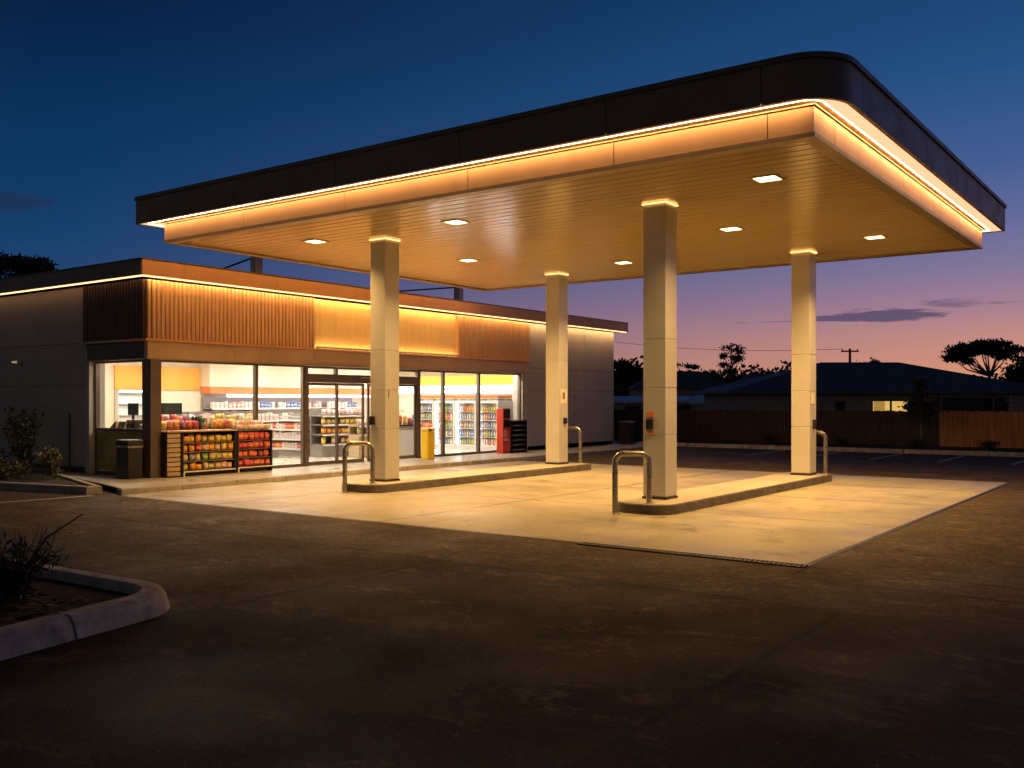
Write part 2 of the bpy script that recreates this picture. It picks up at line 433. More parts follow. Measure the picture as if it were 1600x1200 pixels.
# planter island in the left foreground
def rounded(pts, rads, seg=10):
    out = []
    n = len(pts)
    for i in range(n):
        p = Vector(pts[i]); a = Vector(pts[i - 1]) - p; b = Vector(pts[(i + 1) % n]) - p
        r = rads[i]
        if r <= 0: out.append((p.x, p.y)); continue
        a.normalize(); b.normalize()
        ang = a.angle(b); t_ = r / math.tan(ang / 2)
        c = p + (a + b).normalized() * (r / math.sin(ang / 2))
        p0 = p + a * t_; p1 = p + b * t_
        a0 = math.atan2(p0.y - c.y, p0.x - c.x); a1 = math.atan2(p1.y - c.y, p1.x - c.x)
        d = (a1 - a0 + math.pi) % (2 * math.pi) - math.pi
        for k in range(seg + 1):
            q = a0 + d * k / seg; out.append((c.x + r * math.cos(q), c.y + r * math.sin(q)))
    return out
def inset(pts, d):
    n = len(pts); out = []
    for i in range(n):
        p = Vector(pts[i]); a = (p - Vector(pts[i - 1])); b = (Vector(pts[(i + 1) % n]) - p)
        if a.length < 1e-6: a = b
        if b.length < 1e-6: b = a
        na = Vector((-a.y, a.x)).normalized(); nb = Vector((-b.y, b.x)).normalized()
        m = (na + nb); m = m.normalized() if m.length > 1e-6 else na
        k = max(.4, m.dot(na)); out.append((p.x + m.x * d / k, p.y + m.y * d / k))
    return out
pl = rounded([(-3.0, 4.72), (4.60, 6.39), (4.20, 16.0), (-3.0, 16.0)], [0, .66, 0, 0], 14)
def kerb_ring(pts, prof, mat, name):
    """prof: list of (inset, z)"""
    m = MB(); rings = [inset(pts, d) for d, z in prof]; n = len(pts)
    m.sm = False
    for j in range(len(prof) - 1):
        for i in range(n):
            k = (i + 1) % n
            m.face([(*rings[j][i], prof[j][1]), (*rings[j][k], prof[j][1]), (*rings[j + 1][k], prof[j + 1][1]), (*rings[j + 1][i], prof[j + 1][1])])
    return struct(name, m, mat), rings[-1]
_, inner = kerb_ring(pl, [(0, -.02), (.035, .10), (.07, .145), (.10, .155), (.21, .155), (.23, .14), (.235, .02)], m_kerbpaint, 'kerb')
g = MB(); g.face([(*p, .075) for p in inset(pl, .23)]); struct('garden_soil', g, m_soil)
# dark joint across the planter kerb
g = MB()
m_ = Vector((3.47, 6.144)); dx = Vector((7.72, 1.70)).normalized(); nx = Vector((-dx.y, dx.x))
g.poly([(*(m_ + dx * s * .009 + nx * o), z) for s in (-1, 1) for o, z in ((-.004, -.01), (.031, .103), (.067, .149), (.099, .159), (.215, .159), (.215, .10))], [(0, 1, 7, 6), (1, 2, 8, 7), (2, 3, 9, 8), (3, 4, 10, 9)])
struct('kerb_joint', g, m_black)
# bark chips scattered over the planter: uncountable
g = MB()
for i in range(2600):
    x = random.uniform(1.6, 4.3); y = random.uniform(5.7, 9.6)
    if y < 4.72 + (x + 3) * .2202 + .3 or x > 4.02 - max(0, 7.0 - y) ** 2 * .9: continue
    a = random.uniform(0, 6.28); l = random.uniform(.015, .05); w = l * random.uniform(.25, .6); z = .077 + random.uniform(0, .022)
    ca, sa = math.cos(a) * l, math.sin(a) * l; cw, sw = -math.sin(a) * w, math.cos(a) * w
    tz = random.uniform(-.012, .012)
    g.face([(x - ca - cw, y - sa - sw, z - tz), (x + ca - cw, y + sa - sw, z + tz), (x + ca + cw, y + sa + sw, z + tz + .006), (x - ca + cw, y - sa + sw, z - tz + .006)])
struct('bark_mulch', g, m_mulch, 'stuff')

# garden beside the shop's side wall
gd = [(8.95, 15.55), (9.22, 15.5), (10.42, 19.25), (10.88, 19.75), (10.88, 30), (8.2, 30), (8.2, 19.0)]
_, _i = kerb_ring(gd, [(0, -.02), (.01, .12), (.02, .135), (.12, .135), (.125, .03)], m_kerb, 'kerb')
g = MB(); g.face([(*p, .10) for p in inset(gd, .12)]); struct('garden_soil', g, m_soil)

# ------------------------------------------------------------------ canopy
ZS, ZB, ZT = 4.55, 4.90, 5.335
X0, X1, Y0, Y1 = 10.47, 20.1, 3.52, 15.55
can = thing('fuel_canopy', 'large flat service station canopy with glowing edge strip standing on four pale columns', 'canopy', (15.3, 9.4, 0))
up = rounded([(10.27, 3.20), (20.65, 3.20), (20.65, 16.2), (10.27, 16.2)], [.56, .06, .06, .06], 14)
m = MB(); m.sm = False
# upper fascia: bent panels with narrow joints
def fascia_panels(outline, z0, z1, joints_y, joints_x, th, matname):
    n = len(outline)
    mm = MB()
    inn = inset(outline, th)
    for i in range(n):
        k = (i + 1) % n
        p, q = Vector(outline[i]), Vector(outline[k]); ip, iq = Vector(inn[i]), Vector(inn[k])
        cuts = [0., 1.]
        if (q - p).length > 2:
            ax = 1 if abs(q.y - p.y) > abs(q.x - p.x) else 0
            for j in (joints_y if ax else joints_x):
                f_ = (j - p[ax]) / (q[ax] - p[ax])
                if .01 < f_ < .99: cuts.append(f_)
        cuts.sort()
        L_ = (q - p).length
        for a, b in zip(cuts[:-1], cuts[1:]):
            ga = .006 / L_ if a > 0 else 0; gb = .006 / L_ if b < 1 else 0
            pts = [p.lerp(q, a + ga), p.lerp(q, b - gb), ip.lerp(iq, b - gb), ip.lerp(iq, a + ga)]
            mm.prism([(w.x, w.y) for w in pts], z0, z1)
    return mm
JY = [4.05, 6.05, 8.4, 10.85, 13.3]; JX = [11.2, 12.55, 14.3, 16.2, 18.1, 19.9]
fascia_panels(up, ZB, ZT, JY, JX, .05, '').build('upper_fascia', m_fascia, can)
g = MB(); g.prism(inset(up, .052), ZB + .003, ZT - .02, cap=False); g.build('fascia_backing', m_black, can)
g = MB(); g.prism(inset(up, -.03), ZT + .004, ZT + .065); g.build('roof_cap', m_cap, can)
low = [(X0, Y0), (X1, Y0), (X1, Y1), (X0, Y1)]
# overhang underside: a continuous diffuser strip with a bronze lip on either side
def ring_sheet(o, i, z, mm):
    for a in range(len(o)):
        b = (a + 1) % len(o); mm.face([(*o[a], z), (*o[b], z), (*i[b], z), (*i[a], z)])
g = MB(); g.face([(*p, ZB + .03) for p in inset(up, .05)]); g.build('overhang_soffit', m_lower, can)
st_o = inset(up, .012); st_i = rounded([(10.40, 3.455), (20.42, 3.455), (20.42, 15.95), (10.40, 15.95)], [.2, .03, .03, .03], 14)
g = MB(); ring_sheet(st_o, st_i, ZB + .012, g); ring_sheet(st_o, st_i, ZB + .022, g); g.build('light_strip', e_strip, can)
g = MB(); ring_sheet(inset(st_i, -.016), st_i, ZB + .008, g); g.build('light_tape', e_ledge, can)
g = MB()
lo2 = [(X0, Y0), (X1, Y0), (X1, Y1), (X0, Y1)]
fascia_panels(low, ZS + .02, ZB - .035, JY, JX, .04, '').build('lower_fascia', m_lower, can)
g = MB(); g.prism(inset(low, .042), ZS + .03, ZB + .03, cap=False); g.build('fascia_backing', m_trim, can)
g = MB()
for (a, b, c, d) in ((X0 - .02, X1 + .02, Y0 - .02, Y0 + .02), (X0 - .02, X1 + .02, Y1 - .02, Y1 + .02), (X0 - .02, X0 + .02, Y0 + .02, Y1 - .02), (X1 - .02, X1 + .02, Y0 + .02, Y1 - .02)):
    g.box(a, b, c, d, ZB - .034, ZB - .020)
g.build('ledge_trim', m_lower, can)
g = MB(); w_ = .16
for (a, b, c, d) in ((X0 - .012, X1 + .012, Y0 - .012, Y0 + w_), (X0 - .012, X1 + .012, Y1 - w_, Y1 + .012), (X0 - .012, X0 + w_, Y0 + w_, Y1 - w_), (X1 - w_, X1 + .012, Y0 + w_, Y1 - w_)):
    g.box(a, b, c, d, ZS - .035, ZS + .018)
g.build('edge_trim', m_trim, can)
g = MB(); n = 40; xw = (X1 - X0 - 2 * w_) / n
for i in range(n):
    a = X0 + w_ + i * xw
    for (ya, yb) in ((Y0 + w_, 9.42), (9.432, Y1 - w_)):
        g.poly([(a + .003, ya, ZS + .024), (a + .014, ya, ZS), (a + xw - .014, ya, ZS), (a + xw - .003, ya, ZS + .024), (a + .003, yb, ZS + .024), (a + .014, yb, ZS), (a + xw - .014, yb, ZS), (a + xw - .003, yb, ZS + .024)],
               [(0, 1, 5, 4), (1, 2, 6, 5), (2, 3, 7, 6)])
g.build('soffit', m_soffit, can)
g = MB(); g.face([(X0 + .05, Y0 + .05, ZS + .028), (X1 - .05, Y0 + .05, ZS + .028), (X1 - .05, Y1 - .05, ZS + .028), (X0 + .05, Y1 - .05, ZS + .028)]); g.build('soffit_backing', m_dark, can)
DOWN_W = 165.
for (x, y) in ((12.2, 4.72), (12.15, 10.0), (12.1, 13.3), (15.6, 12.5), (15.4, 6.6), (17.7, 4.85), (17.8, 10.05)):
    h = .15
    f = MB()
    for q in ((x - h - .03, x + h + .03, y - h - .03, y - h), (x - h - .03, x + h + .03, y + h, y + h + .03), (x - h - .03, x - h, y - h, y + h), (x + h, x + h + .03, y - h, y + h)):
        f.box(*q, ZS - .018, ZS - .002)
    d = f.build('downlight', m_trim, can)
    f = MB(); f.face([(x - h, y - h, ZS - .009), (x + h, y - h, ZS - .009), (x + h, y + h, ZS - .009), (x - h, y + h, ZS - .009)]); f.build('lens', e_down, d)
    al = bpy.data.lights.new('downlight_lamp', 'AREA'); al.shape = 'SQUARE'; al.size = 2 * h; al.color = (1.0, .545, .15); al.energy = DOWN_W * (.85 if x < 13 else 1.1); al.spread = R(130)
    ao = bpy.data.objects.new('downlight_lamp', al); C.objects.link(ao); ao.parent = can; ao.location = (x - 15.3, y - 9.4, ZS - .02)
CS = .37
cols = {'A': (12.56, 11.98), 'B': (18.36, 12.05), 'C': (12.69, 6.46), 'D': (18.5, 6.3)}
for k, (x, y) in cols.items():
    f = MB(); zs = [.19, 1.10, 1.80, 2.52, 4.50]
    for a, b in zip(zs[:-1], zs[1:]): f.box(x, x + CS, y, y + CS, a + .004, b - .004, b=.006)
    f.box(x + .008, x + CS - .008, y + .008, y + CS - .008, .15, ZS)
    c = f.build('column', m_colpanel, can)
    part('skirting', m_dark, c, x - .012, x + CS + .012, y - .012, y + CS + .012, .15, .185)
    f = MB(); o = .016
    for q in ((x - o, x + CS + o, y - o, y - .004), (x - o, x + CS + o, y + CS + .004, y + CS + o), (x - o, x - .004, y - .004, y + CS + .004), (x + CS + .004, x + CS + o, y - .004, y + CS + .004)):
        f.box(*q, 4.528, 4.538)
    f.build('collar_light', e_collar, c)
    if k == 'A':
        part('call_button', m_black, c, x - .05, x, y + .25, y + .36, 1.17, 1.33, b=.01)
        text_mesh('lettering', 'J', .15, m_blackmark, c, (x + .09 - 15.3, y - .006 - 9.4, 1.75), (R(90), 0, 0), .003)
    if k == 'C':
        part('call_box', m_black, c, x - .035, x, y + .20, y + .31, 1.18, 1.33, b=.008)
        part('label_plate', m_orangebtn, c, x - .012, x, y + .185, y + .30, 1.37, 1.44)
        part('label_plate', m_orangebtn, c, x - .012, x, y + .185, y + .29, 1.11, 1.155)
    if k == 'B':
        part('call_button', m_black, c, x + .17, x + .27, y - .05, y, 1.08, 1.22, b=.01)
        part('call_button', m_black, c, x + CS, x + CS + .07, y + .04, y + .12, 1.10, 1.24, b=.01)
        part('sign_plate', m_whitemark, c, x + .06, x + .30, y - .010, y, 1.55, 1.88)
        text_mesh('lettering', '8', .22, m_blackmark, c, (x + .18 - 15.3, y - .014 - 9.4, 1.72), (R(90), 0, 0), .003)
    if k == 'D':
        part('call_button', m_black, c, x + .16, x + .26, y - .05, y, 1.06, 1.24, b=.01)
        part('sign_plate', m_whitemark, c, x + .10, x + .27, y - .010, y, 1.55, 1.75)

# islands
def island(x0, x1, y0, y1, label):
    t = thing('pump_island', label, 'island', ((x0 + x1) / 2, (y0 + y1) / 2, 0), group='raised concrete islands under the canopy')
    o = rounded([(x0, y0), (x1, y0), (x1, y1), (x0, y1)], [.34, .05, .05, .34], 9)
    g = MB(); g.sm = False
    pr = [(0, -.02), (0, .13), (.006, .143), (.02, .15)]
    rg = [inset(o, d) for d, z in pr]
    for j in range(3):
        for i in range(len(o)):
            k = (i + 1) % len(o)
            g.face([(*rg[j][i], pr[j][1]), (*rg[j][k], pr[j][1]), (*rg[j + 1][k], pr[j + 1][1]), (*rg[j + 1][i], pr[j + 1][1])])
    g.build('edge_band', m_isl_side, t)
    g = MB(); g.face([(*p, .15) for p in rg[-1]])
    g.build('deck', m_isl_top, t)
    return t
island(11.92, 19.1, 11.62, 12.62, 'long concrete island carrying the two columns nearer the shop')
island(11.98, 19.2, 6.08, 7.0, 'long concrete island carrying the two columns nearer the parking bays')

# hoop bollards
def hoop(label, p, q, zp, zq, h):
    p = Vector((*p, 0)); q = Vector((*q, 0)); mid = (p + q) / 2
    t = thing('hoop_bollard', label, 'bollard', (mid.x, mid.y, min(zp, zq)), group='steel hoop bollards at the island ends')
    d = (q - p).normalized(); r = .13; path = [p + Vector((0, 0, zp))]
    path.append(p + Vector((0, 0, h - r)))
    for k in range(1, 9):
        a = math.pi / 2 * k / 8; path.append(p + d * (r - r * math.cos(a)) + Vector((0, 0, h - r + r * math.sin(a))))
    for k in range(0, 8):
        a = math.pi / 2 * (1 - k / 8); path.append(q - d * (r - r * math.cos(a)) + Vector((0, 0, h - r + r * math.sin(a))))
    path += [q + Vector((0, 0, h - r)), q + Vector((0, 0, zq))]
    g = MB(); g.tube(path, .041, 14); g.build('hoop', m_steel, t)
    for w, z in ((p, zp), (q, zq)):
        g = MB(); g.lathe([(.02, z - .002), (.068, z), (.068, z + .010), (.042, z + .016)], w.x, w.y, 16); g.build('base_ring', m_steel, t)
hoop('steel hoop bollard at the rounded near end of the island closer to the shop', (11.80, 12.22), (12.12, 11.86), .006, .15, .86)
hoop('steel hoop bollard in the middle foreground, before the column with the orange labels', (11.80, 6.80), (12.10, 6.42), .006, .15, .86)
hoop('steel hoop bollard at the far end of the island closer to the shop', (18.86, 12.42), (18.98, 11.86), .15, .15, .98)
hoop('steel hoop bollard at the far end of the island facing the fence', (19.0, 6.72), (19.08, 6.18), .15, .15, .98)

# ------------------------------------------------------------------ shop building
store = thing('convenience_store', 'low flat-roofed service station shop with glowing parapet strip and full height windows', 'shop', (20, 21, 0))
def panels(axis, fixed, depth, a_edges, z_edges, gap=.006):
    """a flat wall of panels: axis 'x' wall faces -X at x=fixed; axis 'y' faces -Y"""
    m = MB()
    for a, b in zip(a_edges[:-1], a_edges[1:]):
        for c, d in zip(z_edges[:-1], z_edges[1:]):
            if axis == 'x': m.box(fixed, fixed + depth, a + gap, b - gap, c + gap, d - gap)
            else: m.box(a + gap, b - gap, fixed, fixed + depth, c + gap, d - gap)
    return m
panels('x', 10.9, .12, [18.95, 20.9, 23.4, 25.9, 28.2], [.22, 1.94, 2.82, 4.0]).build('side_wall', m_wallpanel, store)
g = MB(); g.box(10.93, 11.06, 18.97, 28.1, .0, 4.0); g.box(23.9, 29.0, 16.85, 17.0, 0, 4.0); g.box(28.93, 29.08, 17.0, 28.1, 0, 4.0); g.box(11.06, 28.93, 27.95, 28.1, 0, 4.0)
g.build('wall_core', m_dark, store)
panels('y', 16.82, .12, [23.9, 27.15, 29.1], [.22, 1.94, 2.62, 4.0]).build('front_wall', m_wallpanel, store)
part('plinth', m_black, store, 10.92, 11.02, 18.96, 28.1, .0, .22)
part('plinth', m_black, store, 23.92, 29.08, 16.85, 16.95, .0, .22)
# service door outlined in the front wall
g = MB(); g.box(26.55, 27.1, 16.812, 16.83, .24, 1.9); d = g.build('service_door', m_wallpanel, store)
for z in (.75, 1.15, 1.7): part('hinge', m_dark, d, 26.52, 26.56, 16.80, 16.82, z, z + .07)
# light-coloured return piers either side of the glazing
g = MB(); g.box(10.88, 11.24, 18.80, 18.945, .1, 2.44); g.build('return_pier', m_wall_lit, store)
g = MB(); g.box(23.58, 23.88, 16.80, 17.15, .1, 2.44); g.build('return_pier', m_wall_lit, store)
# lintels
g = MB()
for a, b in ((10.92, 13.0), (13.0, 15.25), (15.25, 17.4), (17.4, 20.4), (20.4, 23.86)): g.box(a + .004, b - .004, 16.78, 16.9, 2.45, 2.78)
g.build('lintel', m_lintel, store)
g = MB(); g.box(10.92, 11.04, 16.91, 18.94, 2.45, 2.78); g.build('lintel', m_dark, store)
part('lintel_trim', m_trim, store, 10.88, 23.88, 16.74, 16.9, 2.425, 2.447)
part('lintel_trim', m_trim, store, 10.88, 11.02, 16.905, 18.94, 2.425, 2.447)
# batten cladding
def battens(axis, fixed, a0, a1, z0, z1, pitch, depth):
    m = MB(); n = max(1, round((a1 - a0) / pitch)); w = (a1 - a0) / n
    for i in range(n):
        a = a0 + i * w
        prof = [(a, 0.), (a + w * .22, 0.), (a + w * .36, -depth), (a + w * .86, -depth), (a + w, 0.)]
        for (p, dp), (q, dq) in zip(prof[:-1], prof[1:]):
            if axis == 'y': m.face([(p, fixed + dp, z0), (q, fixed + dq, z0), (q, fixed + dq, z1), (p, fixed + dp, z1)])
            else: m.face([(fixed + dp, p, z0), (fixed + dq, q, z0), (fixed + dq, q, z1), (fixed + dp, p, z1)])
    # closed back
    if axis == 'y': m.box(a0, a1, fixed + .004, fixed + .16, z0, z1)
    else: m.box(fixed + .004, fixed + .16, a0, a1, z0, z1)
    return m
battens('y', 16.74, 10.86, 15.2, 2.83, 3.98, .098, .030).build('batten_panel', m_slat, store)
battens('x', 10.86, 16.74, 18.94, 2.83, 3.98, .098, .045).build('batten_panel', m_slat_shade, store)
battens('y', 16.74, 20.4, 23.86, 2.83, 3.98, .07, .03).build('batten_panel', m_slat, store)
m = battens('y', 16.80, 15.2, 20.4, 2.83, 3.98, .16, .004)
fp = m.build('feature_panel', m_ochre, store)
g = MB(); g.box(15.24, 20.36, 16.700, 16.725, 2.832, 2.852); g.build('light_strip', E('feature light strip', (1, .64, .27), 15.0), fp)
g = MB(); g.box(15.2, 20.4, 16.672, 16.690, 2.83, 2.875); g.build('trough_lip', m_slat, fp)
part('cladding_sill', m_parapet, store, 10.80, 23.88, 16.66, 16.9, 2.785, 2.827)
part('cladding_sill', m_slat, store, 10.80, 10.98, 16.905, 18.96, 2.785, 2.827)
# parapet with the light strip below it
g = MB()
xe = [10.62, 11.55, 13.9, 16.3, 18.7, 21.1, 23.5, 25.9, 28.0, 29.55]
for a, b in zip(xe[:-1], xe[1:]): g.box(a + .004, b - .004, 16.50, 16.56, 4.03, 4.33)
g.box(10.626, 29.54, 16.56, 16.6, 4.03, 4.32)
pa = g.build('parapet', m_parapet, store)
g = MB()
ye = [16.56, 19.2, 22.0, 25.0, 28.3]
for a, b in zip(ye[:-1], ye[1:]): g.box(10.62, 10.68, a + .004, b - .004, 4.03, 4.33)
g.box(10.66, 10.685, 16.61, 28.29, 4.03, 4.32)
g.build('parapet', m_cap, store)  # side of the same parapet, coloured dark to stand for shade
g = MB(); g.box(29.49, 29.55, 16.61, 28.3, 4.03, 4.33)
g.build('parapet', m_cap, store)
g = MB(); g.box(10.69, 29.48, 16.61, 28.28, 4.07, 4.16); g.build('roof', m_cap, store)
g = MB(); g.box(10.60, 29.58, 16.48, 16.62, 4.335, 4.355); g.box(10.60, 10.74, 16.62, 28.3, 4.335, 4.355); g.build('parapet_cap', m_cap, store)
g = MB(); g.box(10.66, 29.5, 16.535, 16.555, 4.003, 4.026); g.box(10.65, 10.67, 16.56, 28.2, 4.003, 4.026); g.build('light_strip', e_strip_store, store)
g = MB(); g.box(10.70, 29.5, 16.605, 16.9, 4.038, 4.064); g.box(10.70, 10.9, 16.9, 28.2, 4.038, 4.064); g.build('eaves_board', m_parapet, store)
g = MB(); g.box(10.8, 29.4, 16.632, 16.650, 4.024, 4.036); g.build('light_tape', e_tape, store)
# corner pillar
part('corner_pillar', m_frame, store, 10.9, 11.14, 16.65, 16.94, .1, 2.42, b=.006)
# wall lamp on the side wall
g = MB(); g.box(10.80, 10.9, 21.6, 21.75, 2.42, 2.52, b=.015); g.poly([(10.80, 21.6, 2.42), (10.80, 21.75, 2.42), (10.72, 21.62, 2.45), (10.72, 21.73, 2.45)], [(0, 1, 3, 2)])
wl = g.build('wall_lamp', m_wall_lit, store)
part('lens', e_wall, wl, 10.74, 10.798, 21.62, 21.73, 2.46, 2.50)
# down pipe line on the side wall
g = MB(); g.tube([(10.87, 19.55, .1), (10.87, 19.55, 1.35)], .018, 8); g.build('conduit', m_dark, store)

def window(name, axis, fixed, a0, a1, z0, z1, bar=.04, dep=.09, rails=(), panez=None, frame=m_frame):
    m = MB()
    def bx(a, b, c, d):
        if axis == 'y': m.box(a, b, fixed, fixed + dep, c, d)
        else: m.box(fixed, fixed + dep, a, b, c, d)
    bx(a0, a0 + bar, z0, z1); bx(a1 - bar, a1, z0, z1); bx(a0 + bar, a1 - bar, z1 - bar, z1); bx(a0 + bar, a1 - bar, z0, z0 + bar * 1.6)
    for r_, rh in rails: bx(a0 + bar, a1 - bar, r_, r_ + rh)
    w = m.build(name, frame, store)
    g = MB(); f = fixed + dep * .5
    zz0 = z0 + bar * 1.6 if panez is None else panez
    if axis == 'y': g.face([(a0 + bar, f, zz0), (a1 - bar, f, zz0), (a1 - bar, f, z1 - bar), (a0 + bar, f, z1 - bar)])
    else: g.face([(f, a0 + bar, zz0), (f, a1 - bar, zz0), (f, a1 - bar, z1 - bar), (f, a0 + bar, z1 - bar)])
    g.build('pane', m_glass, w)
    return w
GY = 16.86
for a, b in ((11.14, 13.64), (13.64, 15.0)): window('window', 'y', GY, a, b, .1, 2.425)
for a, b in ((18.98, 19.98), (19.98, 21.55), (21.55, 23.56)): window('window', 'y', GY, a, b, .1, 2.425)
w = window('window', 'x', 11.0, 16.95, 18.79, .1, 2.425, rails=((.99, .06),), panez=1.05)
g = MB(); g.box(11.02, 11.06, 17.0, 18.74, .18, .985); g.build('spandrel', m_spandrel, w)
# sliding entrance: frame with header, sensor and four leaves
g = MB()
g.box(15.0, 15.10, GY - .02, GY + .1, .1, 2.42); g.box(18.88, 18.98, GY - .02, GY + .1, .1, 2.42)
g.box(15.10, 18.88, GY - .02, GY + .1, 2.04, 2.24); g.box(15.10, 18.88, GY, GY + .08, 2.37, 2.42)
g.box(15.98, 16.06, GY, GY + .08, 2.24, 2.37); g.box(17.9, 17.98, GY, GY + .08, 2.24, 2.37)
df = g.build('door_frame', m_frame, store)
part('door_sensor', m_trim, df, 16.75, 17.15, GY - .08, GY - .02, 2.16, 2.19, b=.008)
g = MB(); g.face([(15.1, GY + .04, 2.24), (18.88, GY + .04, 2.24), (18.88, GY + .04, 2.37), (15.1, GY + .04, 2.37)]); g.build('transom_pane', m_glass, df)
for a, b, y in ((15.10, 16.08, GY + .03), (16.0, 16.93, GY - .005), (17.05, 17.98, GY - .005), (17.9, 18.88, GY + .03)):
    g = MB(); s_ = .065
    g.box(a, a + s_, y, y + .035, .11, 2.035); g.box(b - s_, b, y, y + .035, .11, 2.035); g.box(a + s_, b - s_, y, y + .035, 1.975, 2.035); g.box(a + s_, b - s_, y, y + .035, .11, .19)
    d = g.build('sliding_door', m_frame, store)
    g = MB(); g.face([(a + s_, y + .018, .19), (b - s_, y + .018, .19), (b - s_, y + .018, 1.975), (a + s_, y + .018, 1.975)]); g.build('pane', m_glass, d)
# interior shell
IX0, IX1, IY0, IY1, IZ = 11.1, 24.4, 16.98, 23.6, 2.72
g = MB(); g.face([(IX0, 16.84, .104), (IX1, 16.84, .104), (IX1, IY1, .104), (IX0, IY1, .104)]); g.build('shop_floor', m_in_floor, store)
g = MB(); g.box(IX0, IX1, 16.98, IY1, IZ, IZ + .05); g.build('shop_ceiling', m_in_ceil, store)
g = MB(); g.box(IX0, IX1, IY1, IY1 + .1, .1, IZ); g.box(IX1, IX1 + .1, 17.16, IY1 + .1, .1, IZ); g.box(11.07, 11.1, 18.95, IY1 + .1, .1, IZ); g.build('inner_wall', m_in_wall, store)
part('accent_panel', m_orange, store, 14.35, 17.0, IY1 - .06, IY1 - .004, 1.92, 2.56)
part('bulkhead', m_in_wall, store, 17.02, IX1 - .02, IY1 - .5, IY1 - .01, 2.02, IZ - .01)
part('stripe_panel', m_red_or, store, 17.02, IX1 - .3, IY1 - .53, IY1 - .1, 1.83, 2.015)
part('light_bar', e_bar, store, 17.6, IX1 - .4, IY1 - .56, IY1 - .50, 1.73, 1.80)
part('yellow_panel', m_yellow, store, IX1 - .5, IX1 - .01, 17.25, IY1 - .6, 2.13, 2.42)
part('light_bar', e_bar, store, IX1 - .53, IX1 - .45, 17.3, IY1 - .7, 2.04, 2.10)
part('light_bar', e_bar, store, IX1 - .60, IX1 - .52, 17.3, IY1 - .7, 1.86, 1.94)
part('stripe_panel', m_whiteg, store, IX1 - .44, IX1 - .02, 17.25, IY1 - .6, 1.95, 2.03)
for ix in range(6):
    for iy in range(4):
        x = 12.1 + ix * 2.15; y = 17.2 + iy * 1.65
        part('ceiling_light', e_ceil, store, x - .30, x + .30, y - .09, y + .09, IZ - .025, IZ - .004)

# ------------------------------------------------------------------ shop contents
def bag_mesh(w, h, d, mat, name='snack_bag'):
    bm = bmesh.new(); nx, nz = 6, 7
    def pt(i, k, s):
        u = i / nx; v = k / nz
        bul = (math.sin(math.pi * u) ** .6) * (math.sin(math.pi * v) ** .55) if 0 < u < 1 and 0 < v < 1 else 0
        pin = 1 - .10 * math.sin(math.pi * v)
        return ((u - .5) * w * pin, s * bul * d / 2 + .006 * math.sin(9 * u + 5 * v), v * h)
    grid = {}
    for s in (-1, 1):
        for i in range(nx + 1):
            for k in range(nz + 1):
                if s == 1 and (i in (0, nx) or k in (0, nz)): grid[(s, i, k)] = grid[(-1, i, k)]
                else: grid[(s, i, k)] = bm.verts.new(pt(i, k, s))
    for s in (-1, 1):
        for i in range(nx):
            for k in range(nz):
                f = [grid[(s, i, k)], grid[(s, i + 1, k)], grid[(s, i + 1, k + 1)], grid[(s, i, k + 1)]]
                try: bm.faces.new(f if s < 0 else f[::-1])
                except ValueError: pass
    bmesh.ops.recalc_face_normals(bm, faces=bm.faces)
    me = bpy.data.meshes.new(name); bm.to_mesh(me); bm.free(); me.materials.append(mat)
    for p in me.polygons: p.use_smooth = True
    return me
BAG = {k: bag_mesh(.17, .2, .09, v) for k, v in PACK.items()}
def box_mesh(w, d, h, mat, name='packet'):
    m = MB(); m.box(-w / 2, w / 2, -d / 2, d / 2, 0, h, b=.004)
    me = bpy.data.meshes.new(name); me.from_pydata(m.v, [], m.f); me.materials.append(mat); return me
PKT = {k: box_mesh(.11, .10, .19, v) for k, v in PACK.items()}
def bottle_mesh(mat):
    m = MB(); m.lathe([(.028, 0), (.033, .01), (.033, .12), (.028, .15), (.013, .19)], seg=9); m.cur = 1; m.lathe([(.015, .19), (.015, .212)], seg=9)
    me = bpy.data.meshes.new('drink_bottle'); me.from_pydata(m.v, [], m.f); me.materials.append(mat); me.materials.append(m_bottlecap)
    for p, i, k in zip(me.polygons, m.mi, m.smooth): p.material_index = i; p.use_smooth = k
    return me
BOT = {k: bottle_mesh(v) for k, v in PACK.items()}
def place(me, name, loc, rz, label, cat, group, s=(1, 1, 1), rx=0):
    o = bpy.data.objects.new(name, me); C.objects.link(o); o.location = loc; o.rotation_euler = (rx, 0, rz); o.scale = s
    return tag(o, label, cat, group)

# outdoor: slatted cabinet, display racks in front of the window
t = thing('slatted_cabinet', 'narrow timber slat fronted cabinet between the dark corner pillar and the snack rack', 'cabinet', (11.2, 16.5, .1))
part('body', m_dark, t, 11.15, 11.42, 16.36, 16.70, .1, .98)
g = MB()
for i in range(9): g.box(11.14, 11.435, 16.335, 16.358, .13 + i * .094, .13 + i * .094 + .074, b=.004)
g.build('slat_front', m_timber, t)
part('top', m_timber, t, 11.13, 11.455, 16.31, 16.70, .985, 1.015, b=.005)

